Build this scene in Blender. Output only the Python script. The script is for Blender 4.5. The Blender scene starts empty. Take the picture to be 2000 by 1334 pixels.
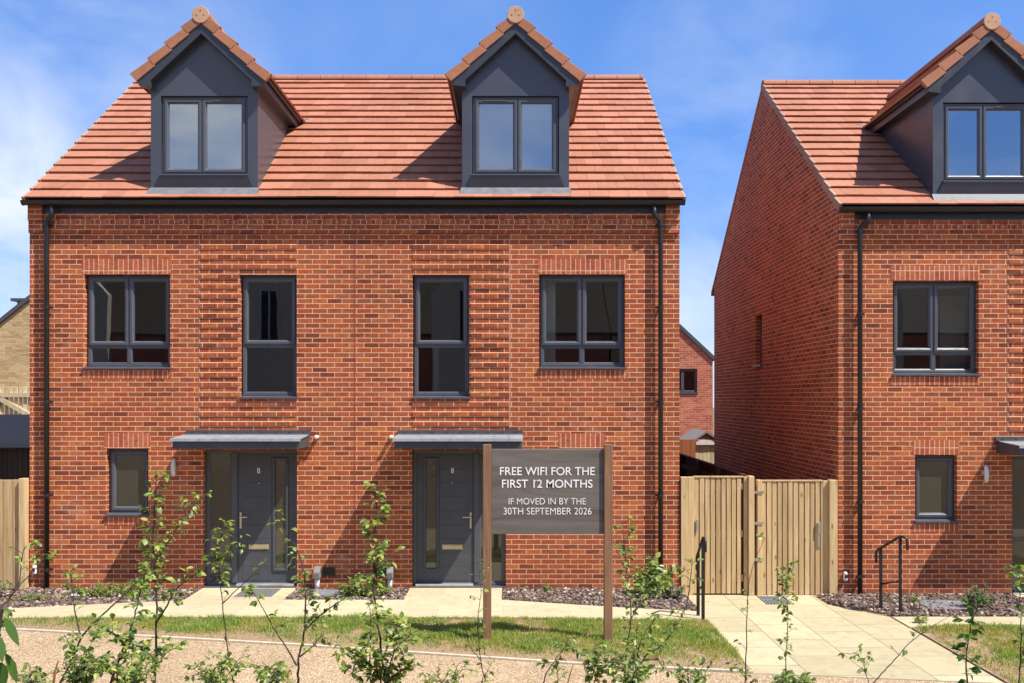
import bpy, math, random
import numpy as np
from mathutils import Vector, Matrix, noise as mnoise

random.seed(7)
rng = np.random.default_rng(7)
SC = bpy.context.scene
COL = SC.collection
R = math.radians

# ------------------------------------------------------------------ camera
CAMY, CAMZ, FPX, HX, HY = -14.0, 2.9, 1792.0, 1000.0, 778.0
cam_d = bpy.data.cameras.new("camera")
cam = bpy.data.objects.new("camera", cam_d)
COL.objects.link(cam)
cam.location = (0, CAMY, CAMZ)
cam.rotation_euler = (R(90), 0, 0)
cam_d.sensor_width = 36.0
cam_d.lens = 36.0 * FPX / 2000.0
cam_d.shift_y = (HY - 667.0) / 2000.0
cam_d.clip_end = 1000.0
cam_d.clip_start = 0.05
SC.camera = cam


def P(px, py, depth):
    """point of the place that lies at a given distance in front of the camera plane"""
    return Vector(((px - HX) * depth / FPX, CAMY + depth, CAMZ - (py - HY) * depth / FPX))


# ------------------------------------------------------------------ light
SUN = Vector((1.85, -1.0, 3.2)).normalized()
SUN_EL = math.asin(SUN.z)
sl = bpy.data.lights.new("sun", 'SUN')
sl.energy = 5.0
sl.angle = R(0.5)
sl.color = (1.0, 0.95, 0.87)
so = bpy.data.objects.new("sun", sl)
COL.objects.link(so)
so.rotation_euler = (-SUN).to_track_quat('-Z', 'Y').to_euler()
so.location = (20, -20, 30)

SC.view_settings.view_transform = 'Standard'
SC.view_settings.look = 'None'
SC.view_settings.exposure = 0.70
SC.view_settings.gamma = 1.0
SC.view_settings.use_curve_mapping = False
SC.render.engine = 'CYCLES'
SC.cycles.use_denoising = True
SC.cycles.max_bounces = 8
SC.cycles.transparent_max_bounces = 12

W = bpy.data.worlds.new("World")
SC.world = W
W.use_nodes = True
nt = W.node_tree
nt.nodes.clear()


def nd(nt, typ, **kw):
    n = nt.nodes.new(typ)
    for k, v in kw.items():
        if k == 'inp':
            for kk, vv in v.items():
                n.inputs[kk].default_value = vv
        else:
            setattr(n, k, v)
    return n


def lk(nt, a, b):
    nt.links.new(a, b)


def ramp(nt, fac, stops, interp='LINEAR'):
    n = nt.nodes.new('ShaderNodeValToRGB')
    cr = n.color_ramp
    cr.interpolation = interp
    while len(cr.elements) < len(stops):
        cr.elements.new(0.5)
    for e, (p, c) in zip(cr.elements, stops):
        e.position = p
        e.color = (*c, 1.0) if len(c) == 3 else c
    if fac is not None:
        lk(nt, fac, n.inputs[0])
    return n.outputs[0]


def math_(nt, op, a, b=None, c=None, clamp=False):
    n = nt.nodes.new('ShaderNodeMath')
    n.operation = op
    n.use_clamp = clamp
    for i, v in enumerate((a, b, c)):
        if v is None:
            continue
        if isinstance(v, (int, float)):
            n.inputs[i].default_value = v
        else:
            lk(nt, v, n.inputs[i])
    return n.outputs[0]


def mixc(nt, fac, a, b, blend='MIX'):
    n = nt.nodes.new('ShaderNodeMix')
    n.data_type = 'RGBA'
    n.blend_type = blend
    for s, v in ((n.inputs[0], fac), (n.inputs[6], a), (n.inputs[7], b)):
        if isinstance(v, (int, float)):
            s.default_value = v
        elif isinstance(v, tuple):
            s.default_value = (*v, 1.0) if len(v) == 3 else v
        else:
            lk(nt, v, s)
    return n.outputs[2]


def build_world():
    sky = nd(nt, 'ShaderNodeTexSky', sky_type='NISHITA', sun_disc=False, sun_elevation=SUN_EL,
             sun_rotation=math.atan2(SUN.x, SUN.y), altitude=50.0, air_density=1.0,
             dust_density=0.15, ozone_density=2.2)
    hs = nd(nt, 'ShaderNodeHueSaturation', inp={'Saturation': 1.30, 'Value': 1.40})
    lk(nt, sky.outputs[0], hs.inputs['Color'])
    tc = nd(nt, 'ShaderNodeTexCoord')
    mp = nd(nt, 'ShaderNodeMapping')
    mp.inputs['Scale'].default_value = (1.0, 1.0, 2.1)
    mp.inputs['Location'].default_value = (0.3, 0.1, 0.45)
    lk(nt, tc.outputs['Generated'], mp.inputs['Vector'])
    n1 = nd(nt, 'ShaderNodeTexNoise', inp={'Scale': 3.2, 'Detail': 9.0, 'Roughness': 0.55, 'Distortion': 0.5})
    lk(nt, mp.outputs[0], n1.inputs['Vector'])
    n2 = nd(nt, 'ShaderNodeTexNoise', inp={'Scale': 3.6, 'Detail': 7.0, 'Roughness': 0.55, 'Distortion': 0.4})
    lk(nt, mp.outputs[0], n2.inputs['Vector'])
    tot = None
    blobs = [((70, 200), 0.968, 0.9985, 0.42), ((1400, 215), 0.988, 0.9995, 0.30), ((1395, 640), 0.987, 0.9997, 0.65),
             ((-60, 480), 0.985, 0.9995, 0.50), ((860, 100), 0.988, 0.9995, 0.12), ((1700, 120), 0.975, 0.999, 0.08), ((330, 60), 0.98, 0.999, 0.10)]
    for (px, py), lo, hi, amt in blobs:
        d = (P(px, py, 10.0) - Vector((0, CAMY, CAMZ))).normalized()
        dp = nd(nt, 'ShaderNodeVectorMath', operation='DOT_PRODUCT')
        lk(nt, tc.outputs['Generated'], dp.inputs[0])
        dp.inputs[1].default_value = d
        mr = nd(nt, 'ShaderNodeMapRange', interpolation_type='SMOOTHSTEP',
                inp={'From Min': lo, 'From Max': hi, 'To Min': 0.0, 'To Max': amt})
        lk(nt, dp.outputs['Value'], mr.inputs['Value'])
        tot = mr.outputs[0] if tot is None else math_(nt, 'ADD', tot, mr.outputs[0])
    gd = nd(nt, 'ShaderNodeVectorMath', operation='DOT_PRODUCT')
    lk(nt, tc.outputs['Generated'], gd.inputs[0])
    gd.inputs[1].default_value = Vector((-0.33, -0.92, 0.24)).normalized()
    gm = nd(nt, 'ShaderNodeMapRange', interpolation_type='SMOOTHSTEP', inp={'From Min': 0.97, 'From Max': 0.999, 'To Min': 0.0, 'To Max': 0.75})
    lk(nt, gd.outputs['Value'], gm.inputs['Value'])
    tot = math_(nt, 'ADD', tot, gm.outputs[0])
    # broken cumulus on the other side of the sky (behind the photographer, seen in the glass)
    sx = nd(nt, 'ShaderNodeSeparateXYZ')
    lk(nt, tc.outputs['Generated'], sx.inputs[0])
    back = nd(nt, 'ShaderNodeMapRange', inp={'From Min': 0.05, 'From Max': -0.3, 'To Min': 0.0, 'To Max': 1.0})
    lk(nt, sx.outputs['Y'], back.inputs['Value'])
    cb = ramp(nt, n2.outputs[0], [(0.36, (0, 0, 0)), (0.72, (1, 1, 1))])
    bk = math_(nt, 'MULTIPLY', back.outputs[0], cb)
    wis = ramp(nt, n1.outputs[0], [(0.38, (0, 0, 0)), (0.66, (1, 1, 1))])
    fr = math_(nt, 'MULTIPLY', tot, wis)
    fac = math_(nt, 'ADD', fr, math_(nt, 'MULTIPLY', bk, 0.75), clamp=True)
    tint = mixc(nt, 1.0, hs.outputs[0], (1.0, 0.97, 1.25), 'MULTIPLY')
    tint = mixc(nt, 0.45, tint, (1.75, 3.75, 8.6))
    cl = mixc(nt, fac, tint, (8.2, 8.9, 10.0))
    bg = nd(nt, 'ShaderNodeBackground', inp={'Strength': 0.069})
    lk(nt, cl, bg.inputs['Color'])
    out = nd(nt, 'ShaderNodeOutputWorld')
    lk(nt, bg.outputs[0], out.inputs['Surface'])


build_world()

# ------------------------------------------------------------------ materials
MATS = {}


def newmat(name):
    m = bpy.data.materials.new(name)
    m.use_nodes = True
    t = m.node_tree
    t.nodes.clear()
    o = t.nodes.new('ShaderNodeOutputMaterial')
    b = t.nodes.new('ShaderNodeBsdfPrincipled')
    t.links.new(b.outputs[0], o.inputs[0])
    MATS[name] = m
    return m, t, b, o


def simple(name, col, rough=0.5, metal=0.0, spec=0.5, var=0.06, nscale=6.0, bump=0.0, bscale=60.0, island=0.0):
    m, t, b, o = newmat(name)
    b.inputs['Roughness'].default_value = rough
    b.inputs['Metallic'].default_value = metal
    b.inputs['Specular IOR Level'].default_value = spec
    geo = nd(t, 'ShaderNodeNewGeometry')
    n = nd(t, 'ShaderNodeTexNoise', inp={'Scale': nscale, 'Detail': 6.0, 'Roughness': 0.6})
    lk(t, geo.outputs['Position'], n.inputs['Vector'])
    lo = tuple(c * (1 - var * 2) for c in col)
    hi = tuple(min(1, c * (1 + var * 2)) for c in col)
    c = ramp(t, n.outputs[0], [(0.3, lo), (0.7, hi)])
    if island:
        k = ramp(t, geo.outputs['Random Per Island'], [(0.0, (1 - island,) * 3), (1.0, (1 + island * 0.0 + 0.0,) * 3)])
        c = mixc(t, 1.0, c, k, 'MULTIPLY')
    lk(t, c, b.inputs['Base Color'])
    rr = ramp(t, n.outputs[0], [(0.3, (max(0.02, rough - 0.08),) * 3), (0.7, (min(1, rough + 0.08),) * 3)])
    lk(t, rr, b.inputs['Roughness'])
    if bump:
        n2 = nd(t, 'ShaderNodeTexNoise', inp={'Scale': bscale, 'Detail': 4.0})
        lk(t, geo.outputs['Position'], n2.inputs['Vector'])
        bp = nd(t, 'ShaderNodeBump', inp={'Strength': bump, 'Distance': 0.01})
        lk(t, n2.outputs[0], bp.inputs['Height'])
        lk(t, bp.outputs[0], b.inputs['Normal'])
    return m


def brick(name, stops, mortar, bw=0.225, rh=0.075, ms=0.005, swap=False, off=(0, 0), depth=0.006, weather=0.12, offset=0.5):
    m, t, b, o = newmat(name)
    geo = nd(t, 'ShaderNodeNewGeometry')
    # a little wobble so that courses are laid by hand
    nw = nd(t, 'ShaderNodeTexNoise', inp={'Scale': 9.0, 'Detail': 2.0})
    lk(t, geo.outputs['Position'], nw.inputs['Vector'])
    wob = nd(t, 'ShaderNodeVectorMath', operation='MULTIPLY_ADD')
    lk(t, nw.outputs['Color'], wob.inputs[0])
    wob.inputs[1].default_value = (0.006, 0.006, 0.006)
    lk(t, geo.outputs['Position'], wob.inputs[2])
    s = nd(t, 'ShaderNodeSeparateXYZ')
    lk(t, wob.outputs[0], s.inputs[0])
    u = math_(t, 'ADD', math_(t, 'ADD', s.outputs['X'], s.outputs['Y']), off[0])
    v = math_(t, 'ADD', s.outputs['Z'], off[1])
    c = nd(t, 'ShaderNodeCombineXYZ')
    lk(t, v if swap else u, c.inputs[0])
    lk(t, u if swap else v, c.inputs[1])
    br = nd(t, 'ShaderNodeTexBrick', offset=offset, offset_frequency=2, squash=1.0,
            inp={'Scale': 1.0, 'Mortar Size': ms, 'Mortar Smooth': 0.25, 'Bias': 0.0, 'Brick Width': bw, 'Row Height': rh,
                 'Color1': (0, 0, 0, 1), 'Color2': (1, 1, 1, 1), 'Mortar': (0.5, 0.5, 0.5, 1)})
    lk(t, c.outputs[0], br.inputs['Vector'])
    tint = ramp(t, br.outputs['Color'], stops)
    # burnt streaks inside a brick
    mp = nd(t, 'ShaderNodeMapping')
    mp.inputs['Scale'].default_value = (9, 9, 26)
    lk(t, geo.outputs['Position'], mp.inputs['Vector'])
    n1 = nd(t, 'ShaderNodeTexNoise', inp={'Scale': 1.0, 'Detail': 6.0, 'Roughness': 0.65})
    lk(t, mp.outputs[0], n1.inputs['Vector'])
    k1 = ramp(t, n1.outputs[0], [(0.28, (0.55, 0.52, 0.54)), (0.48, (1, 1, 1)), (0.75, (1.22, 1.22, 1.16))])
    c1 = mixc(t, 1.0, tint, k1, 'MULTIPLY')
    n3 = nd(t, 'ShaderNodeTexNoise', inp={'Scale': 0.55, 'Detail': 5.0, 'Roughness': 0.6})
    lk(t, geo.outputs['Position'], n3.inputs['Vector'])
    k3 = ramp(t, n3.outputs[0], [(0.3, (1 - weather,) * 3), (0.7, (1 + weather,) * 3)])
    mo = mixc(t, 1.0, mortar, ramp(t, n1.outputs[0], [(0.3, (0.8, 0.78, 0.75)), (0.7, (1.1, 1.1, 1.1))]), 'MULTIPLY')
    c2 = mixc(t, br.outputs['Fac'], c1, mo)
    c3 = mixc(t, 1.0, c2, k3, 'MULTIPLY')
    # faint lime bloom and old splashes with an outline of their own
    n5 = nd(t, 'ShaderNodeTexNoise', inp={'Scale': 1.1, 'Detail': 8.0, 'Roughness': 0.7, 'Distortion': 0.6})
    lk(t, geo.outputs['Position'], n5.inputs['Vector'])
    c3 = mixc(t, ramp(t, n5.outputs[0], [(0.60, (0, 0, 0)), (0.74, (0.30, 0.30, 0.30))]), c3, (0.60, 0.40, 0.30))
    c3 = mixc(t, 1.0, c3, ramp(t, n5.outputs[0], [(0.26, (0.74, 0.70, 0.68)), (0.40, (1, 1, 1))]), 'MULTIPLY')
    lk(t, c3, b.inputs['Base Color'])
    b.inputs['Roughness'].default_value = 0.88
    b.inputs['Specular IOR Level'].default_value = 0.25
    h = math_(t, 'ADD', math_(t, 'MULTIPLY', br.outputs['Fac'], -1.0), math_(t, 'MULTIPLY', n1.outputs[0], 0.5))
    bp = nd(t, 'ShaderNodeBump', inp={'Strength': 0.7, 'Distance': depth})
    lk(t, h, bp.inputs['Height'])
    lk(t, bp.outputs[0], b.inputs['Normal'])
    return m


RED = [(0.0, (0.18, 0.044, 0.022)), (0.10, (0.25, 0.056, 0.025)), (0.22, (0.29, 0.086, 0.038)), (0.40, (0.35, 0.075, 0.026)), (0.55, (0.32, 0.078, 0.032)),
       (0.70, (0.39, 0.092, 0.029)), (0.82, (0.345, 0.096, 0.043)), (0.92, (0.44, 0.125, 0.037)), (1.0, (0.36, 0.108, 0.046))]
brick('brick_red', RED, (0.78, 0.48, 0.295), ms=0.0060)
brick('brick_soldier', [(0, (0.30, 0.07, 0.036)), (0.5, (0.40, 0.105, 0.05)), (1, (0.46, 0.135, 0.065))], (0.78, 0.48, 0.295), ms=0.0060,
      bw=0.45, rh=0.075, swap=True, off=(0.0, 0.1), offset=0.0)
brick('brick_tan', [(0, (0.42, 0.27, 0.12)), (0.5, (0.52, 0.36, 0.18)), (1, (0.58, 0.42, 0.22))], (0.55, 0.42, 0.26))
brick('brick_far', [(0, (0.34, 0.09, 0.05)), (0.5, (0.45, 0.13, 0.07)), (1, (0.50, 0.17, 0.10))], (0.62, 0.42, 0.32))


def tile_mat(name, stops, rough=0.75, spec=0.3):
    m, t, b, o = newmat(name)
    geo = nd(t, 'ShaderNodeNewGeometry')
    c = ramp(t, geo.outputs['Random Per Island'], stops)
    n = nd(t, 'ShaderNodeTexNoise', inp={'Scale': 14.0, 'Detail': 8.0, 'Roughness': 0.7})
    lk(t, geo.outputs['Position'], n.inputs['Vector'])
    k = ramp(t, n.outputs[0], [(0.3, (0.84, 0.82, 0.82)), (0.7, (1.1, 1.1, 1.1))])
    c = mixc(t, 1.0, c, k, 'MULTIPLY')
    n4 = nd(t, 'ShaderNodeTexNoise', inp={'Scale': 0.8, 'Detail': 3.0})
    lk(t, geo.outputs['Position'], n4.inputs['Vector'])
    c = mixc(t, 1.0, c, ramp(t, n4.outputs[0], [(0.3, (0.9, 0.9, 0.9)), (0.7, (1.06, 1.06, 1.06))]), 'MULTIPLY')
    lk(t, c, b.inputs['Base Color'])
    b.inputs['Roughness'].default_value = rough
    b.inputs['Specular IOR Level'].default_value = spec
    n2 = nd(t, 'ShaderNodeTexNoise', inp={'Scale': 150.0, 'Detail': 3.0})
    lk(t, geo.outputs['Position'], n2.inputs['Vector'])
    bp = nd(t, 'ShaderNodeBump', inp={'Strength': 0.25, 'Distance': 0.004})
    lk(t, n2.outputs[0], bp.inputs['Height'])
    lk(t, bp.outputs[0], b.inputs['Normal'])
    return m


tile_mat('roof_tile', [(0, (0.345, 0.135, 0.076)), (0.5, (0.385, 0.156, 0.091)), (1, (0.425, 0.178, 0.107))])
tile_mat('verge_tile', [(0, (0.33, 0.135, 0.07)), (1, (0.42, 0.18, 0.095))])
tile_mat('verge_grey', [(0, (0.33, 0.20, 0.13)), (1, (0.42, 0.27, 0.19))])
tile_mat('cap_tile', [(0, (0.55, 0.33, 0.20)), (1, (0.58, 0.35, 0.22))])
tile_mat('slate', [(0, (0.075, 0.075, 0.082)), (1, (0.10, 0.10, 0.108))], rough=0.9, spec=0.1)
tile_mat('brown_tile', [(0, (0.09, 0.07, 0.05)), (1, (0.13, 0.10, 0.07))])
tile_mat('shed_felt', [(0, (0.20, 0.155, 0.11)), (1, (0.25, 0.19, 0.14))], rough=0.9, spec=0.1)
tile_mat('felt_grey', [(0, (0.20, 0.19, 0.17)), (1, (0.27, 0.25, 0.22))])
tile_mat('tile_terracotta', [(0, (0.45, 0.15, 0.05)), (1, (0.55, 0.2, 0.08))])

simple('grey_frame', (0.074, 0.078, 0.092), rough=0.36, var=0.03)
simple('clad', (0.055, 0.060, 0.076), rough=0.34, spec=0.6, var=0.04, nscale=2.0)
simple('fascia', (0.018, 0.019, 0.026), rough=0.45)
simple('black_plastic', (0.016, 0.014, 0.014), rough=0.42)
simple('black_metal', (0.012, 0.011, 0.011), rough=0.45)
simple('barge', (0.036, 0.038, 0.048), rough=0.4)
simple('door_grey', (0.060, 0.062, 0.070), rough=0.5, bump=0.1, bscale=120)
simple('lead', (0.15, 0.152, 0.16), rough=0.5, spec=0.4, var=0.1, nscale=9)
simple('canopy_metal', (0.32, 0.34, 0.36), rough=0.4, metal=0.2, var=0.08)
simple('canopy_dark', (0.055, 0.06, 0.072), rough=0.45)
simple('white_plastic', (0.72, 0.70, 0.66), rough=0.4)
simple('grey_plastic', (0.20, 0.185, 0.165), rough=0.5)
simple('steel', (0.55, 0.53, 0.48), rough=0.3, metal=0.8)
simple('brass', (0.62, 0.55, 0.36), rough=0.3, metal=0.75)
simple('threshold', (0.42, 0.42, 0.42), rough=0.4, metal=0.5)
simple('room_wall', (0.16, 0.145, 0.12), rough=0.9)
simple('room_dark', (0.05, 0.046, 0.04), rough=0.9)
simple('curtain', (0.55, 0.55, 0.52), rough=0.9)
simple('soil', (0.17, 0.11, 0.065), rough=0.95, var=0.2, nscale=20, bump=0.8, bscale=40)
simple('kerb_stone', (0.54, 0.45, 0.32), rough=0.85, var=0.1, nscale=12, bump=0.3)
simple('text_white', (0.85, 0.83, 0.79), rough=0.6)
simple('mat_fibre', (0.13, 0.125, 0.12), rough=0.95, var=0.25, nscale=90, bump=0.6, bscale=300)
simple('pale_render', (0.66, 0.58, 0.42), rough=0.9)
simple('cover_grey', (0.17, 0.175, 0.19), rough=0.7, var=0.15, nscale=30)
simple('bark', (0.045, 0.028, 0.020), rough=0.85, var=0.2, nscale=40)
simple('bark_green', (0.16, 0.13, 0.05), rough=0.8, var=0.2, nscale=40)
simple('joint_light', (0.52, 0.33, 0.24), rough=0.9)
simple('joint_dark', (0.26, 0.06, 0.03), rough=0.9)
simple('verge_soil', (0.27, 0.18, 0.10), rough=0.95, var=0.25, nscale=25, bump=0.8, bscale=60)


def glass_mat(name, refl=0.06, tint=(0.80, 0.82, 0.80), wave=0.0, frost=None):
    m, t, b, o = newmat(name)
    t.nodes.remove(b)
    tr = nd(t, 'ShaderNodeBsdfTransparent')
    tr.inputs[0].default_value = (*tint, 1)
    gl = nd(t, 'ShaderNodeBsdfGlossy', inp={'Roughness': 0.0})
    gl.inputs['Color'].default_value = (0.95, 0.97, 1.0, 1)
    f = nd(t, 'ShaderNodeLayerWeight', inp={'Blend': 0.5})
    fac = math_(t, 'ADD', math_(t, 'MULTIPLY', math_(t, 'POWER', f.outputs['Facing'], 5.0), 0.9), refl + 0.035, clamp=True)
    mx = nd(t, 'ShaderNodeMixShader')
    lk(t, fac, mx.inputs[0])
    base = tr.outputs[0]
    if frost:
        df = nd(t, 'ShaderNodeBsdfDiffuse')
        df.inputs[0].default_value = (*frost, 1)
        m2 = nd(t, 'ShaderNodeMixShader', inp={0: 0.75})
        lk(t, tr.outputs[0], m2.inputs[1])
        lk(t, df.outputs[0], m2.inputs[2])
        base = m2.outputs[0]
    lk(t, base, mx.inputs[1])
    lk(t, gl.outputs[0], mx.inputs[2])
    lk(t, mx.outputs[0], o.inputs[0])
    if wave:
        geo = nd(t, 'ShaderNodeNewGeometry')
        n = nd(t, 'ShaderNodeTexNoise', inp={'Scale': 1.3, 'Detail': 1.0})
        lk(t, geo.outputs['Position'], n.inputs['Vector'])
        bp = nd(t, 'ShaderNodeBump', inp={'Strength': wave, 'Distance': 0.02})
        lk(t, n.outputs[0], bp.inputs['Height'])
        lk(t, bp.outputs[0], gl.inputs['Normal'])
    return m


glass_mat('glass', 0.04, wave=0.05)
glass_mat('glass_sky', 0.24, wave=0.03)
glass_mat('glass_obscure', 0.05, tint=(0.4, 0.41, 0.35), wave=0.1, frost=(0.07, 0.064, 0.042))


def wood(name, c1, c2, scale=1.0, rough=0.7, horiz=False, island=0.25, knots=True):
    m, t, b, o = newmat(name)
    geo = nd(t, 'ShaderNodeNewGeometry')
    oi = math_(t, 'MULTIPLY', geo.outputs['Random Per Island'], 37.0)
    addv = nd(t, 'ShaderNodeVectorMath', operation='ADD')
    lk(t, geo.outputs['Position'], addv.inputs[0])
    lk(t, oi, addv.inputs[1])
    mp = nd(t, 'ShaderNodeMapping')
    mp.inputs['Scale'].default_value = (1.2 * scale, 14 * scale, 14 * scale) if horiz else (14 * scale, 14 * scale, 1.0 * scale)
    lk(t, addv.outputs[0], mp.inputs['Vector'])
    n = nd(t, 'ShaderNodeTexNoise', inp={'Scale': 1.0, 'Detail': 7.0, 'Roughness': 0.6, 'Distortion': 1.2})
    lk(t, mp.outputs[0], n.inputs['Vector'])
    c = ramp(t, n.outputs[0], [(0.3, c1), (0.48, tuple((a + d) / 2 for a, d in zip(c1, c2))), (0.7, c2)])
    k = ramp(t, geo.outputs['Random Per Island'], [(0, (1 - island, 1 - island * 1.15, 1 - island * 1.3)), (1, (1.05, 1.05, 1.05))])
    c = mixc(t, 1.0, c, k, 'MULTIPLY')
    if knots:
        vo = nd(t, 'ShaderNodeTexVoronoi', inp={'Scale': 1.0})
        m3 = nd(t, 'ShaderNodeMapping')
        m3.inputs['Scale'].default_value = (7, 7, 2.6)
        lk(t, addv.outputs[0], m3.inputs['Vector'])
        lk(t, m3.outputs[0], vo.inputs['Vector'])
        kk = ramp(t, vo.outputs['Distance'], [(0.05, (0.45, 0.34, 0.24)), (0.14, (1, 1, 1))])
        c = mixc(t, 1.0, c, kk, 'MULTIPLY')
    lk(t, c, b.inputs['Base Color'])
    b.inputs['Roughness'].default_value = rough
    b.inputs['Specular IOR Level'].default_value = 0.3
    bp = nd(t, 'ShaderNodeBump', inp={'Strength': 0.3, 'Distance': 0.004})
    lk(t, n.outputs[0], bp.inputs['Height'])
    lk(t, bp.outputs[0], b.inputs['Normal'])
    return m


wood('timber', (0.43, 0.275, 0.122), (0.65, 0.475, 0.255))
wood('timber_pale', (0.55, 0.42, 0.24), (0.72, 0.60, 0.38), knots=False)
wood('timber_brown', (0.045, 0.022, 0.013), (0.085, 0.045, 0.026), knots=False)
wood('timber_orange', (0.30, 0.09, 0.03), (0.44, 0.16, 0.06), knots=False)
wood('post_brown', (0.17, 0.085, 0.042), (0.27, 0.15, 0.085), knots=False, island=0.1)
wood('sign_board', (0.075, 0.062, 0.053), (0.17, 0.148, 0.128), horiz=True, scale=0.55, knots=False, island=0.0)


def stone_mat(name, c1, c2, joint, bw, rh, ms, swap=False, off=(0, 0)):
    m, t, b, o = newmat(name)
    geo = nd(t, 'ShaderNodeNewGeometry')
    s = nd(t, 'ShaderNodeSeparateXYZ')
    lk(t, geo.outputs['Position'], s.inputs[0])
    u = math_(t, 'ADD', s.outputs['X'], off[0])
    v = math_(t, 'ADD', s.outputs['Y'], off[1])
    c = nd(t, 'ShaderNodeCombineXYZ')
    lk(t, v if swap else u, c.inputs[0])
    lk(t, u if swap else v, c.inputs[1])
    br = nd(t, 'ShaderNodeTexBrick', offset=0.5, offset_frequency=2,
            inp={'Scale': 1.0, 'Mortar Size': ms, 'Mortar Smooth': 0.1, 'Brick Width': bw, 'Row Height': rh,
                 'Color1': (0, 0, 0, 1), 'Color2': (1, 1, 1, 1), 'Mortar': (0.5, 0.5, 0.5, 1)})
    lk(t, c.outputs[0], br.inputs['Vector'])
    col = ramp(t, br.outputs['Color'], [(0, c1), (1, c2)])
    n = nd(t, 'ShaderNodeTexNoise', inp={'Scale': 5.0, 'Detail': 9.0, 'Roughness': 0.7, 'Distortion': 0.8})
    lk(t, geo.outputs['Position'], n.inputs['Vector'])
    col = mixc(t, 1.0, col, ramp(t, n.outputs[0], [(0.28, (0.80, 0.78, 0.72)), (0.5, (1, 1, 1)), (0.75, (1.1, 1.1, 1.08))]), 'MULTIPLY')
    col = mixc(t, math_(t, 'MULTIPLY', br.outputs['Fac'], 0.8), col, joint)
    # riven veins and specks of dirt
    wv = nd(t, 'ShaderNodeTexNoise', inp={'Scale': 3.0, 'Detail': 10.0, 'Roughness': 0.75, 'Distortion': 2.5})
    mpv = nd(t, 'ShaderNodeMapping')
    mpv.inputs['Scale'].default_value = (1.0, 3.5, 1.0)
    lk(t, geo.outputs['Position'], mpv.inputs['Vector'])
    lk(t, mpv.outputs[0], wv.inputs['Vector'])
    ve = ramp(t, wv.outputs[0], [(0.30, (0.36, 0.31, 0.24)), (0.36, (1, 1, 1))])
    col = mixc(t, 0.8, col, ve, 'MULTIPLY')
    lk(t, col, b.inputs['Base Color'])
    b.inputs['Roughness'].default_value = 0.85
    b.inputs['Specular IOR Level'].default_value = 0.2
    h = math_(t, 'ADD', math_(t, 'MULTIPLY', br.outputs['Fac'], -1.0), wv.outputs[0])
    bp = nd(t, 'ShaderNodeBump', inp={'Strength': 0.45, 'Distance': 0.006})
    lk(t, h, bp.inputs['Height'])
    lk(t, bp.outputs[0], b.inputs['Normal'])
    return m


stone_mat('paving', (0.42, 0.36, 0.225), (0.48, 0.42, 0.27), (0.33, 0.26, 0.16), 0.9, 0.6, 0.003, off=(0.12, 0.0))
stone_mat('drive_slabs', (0.39, 0.335, 0.205), (0.47, 0.41, 0.26), (0.13, 0.10, 0.06), 0.75, 0.655, 0.006, swap=True, off=(-2.58, 0.3))


def resin():
    m, t, b, o = newmat('resin_gravel')
    geo = nd(t, 'ShaderNodeNewGeometry')
    vo = nd(t, 'ShaderNodeTexVoronoi', inp={'Scale': 85.0})
    lk(t, geo.outputs['Position'], vo.inputs['Vector'])
    s = nd(t, 'ShaderNodeSeparateColor')
    lk(t, vo.outputs['Color'], s.inputs[0])
    c = ramp(t, s.outputs[0], [(0, (0.26, 0.155, 0.075)), (0.25, (0.45, 0.31, 0.165)), (0.6, (0.60, 0.445, 0.27)), (1, (0.78, 0.64, 0.45))])
    c = mixc(t, 1.0, c, ramp(t, vo.outputs['Distance'], [(0.25, (1.05, 1.05, 1.05)), (0.7, (0.5, 0.46, 0.42))]), 'MULTIPLY')
    n = nd(t, 'ShaderNodeTexNoise', inp={'Scale': 1.2, 'Detail': 6.0})
    lk(t, geo.outputs['Position'], n.inputs['Vector'])
    c = mixc(t, 1.0, c, ramp(t, n.outputs[0], [(0.3, (0.86, 0.85, 0.83)), (0.7, (1.08, 1.08, 1.08))]), 'MULTIPLY')
    lk(t, c, b.inputs['Base Color'])
    b.inputs['Roughness'].default_value = 0.75
    bp = nd(t, 'ShaderNodeBump', inp={'Strength': 0.8, 'Distance': 0.008})
    lk(t, math_(t, 'MULTIPLY', vo.outputs['Distance'], -1.0), bp.inputs['Height'])
    lk(t, bp.outputs[0], b.inputs['Normal'])


resin()


def island_mat(name, stops, rough=0.8, transl=0.0, tcol=None, spec=0.3, patch=None):
    m, t, b, o = newmat(name)
    geo = nd(t, 'ShaderNodeNewGeometry')
    c = ramp(t, geo.outputs['Random Per Island'], stops)
    if patch:
        n = nd(t, 'ShaderNodeTexNoise', inp={'Scale': patch[0], 'Detail': 4.0})
        lk(t, geo.outputs['Position'], n.inputs['Vector'])
        c = mixc(t, ramp(t, n.outputs[0], [(0.42, (0, 0, 0)), (0.62, (1, 1, 1))]), c, patch[1])
    lk(t, c, b.inputs['Base Color'])
    b.inputs['Roughness'].default_value = rough
    b.inputs['Specular IOR Level'].default_value = spec
    if transl:
        tl = nd(t, 'ShaderNodeBsdfTranslucent')
        lk(t, mixc(t, 1.0, c, tcol, 'MULTIPLY'), tl.inputs[0])
        mx = nd(t, 'ShaderNodeMixShader', inp={0: transl})
        lk(t, b.outputs[0], mx.inputs[1])
        lk(t, tl.outputs[0], mx.inputs[2])
        lk(t, mx.outputs[0], o.inputs[0])
    return m


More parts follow.
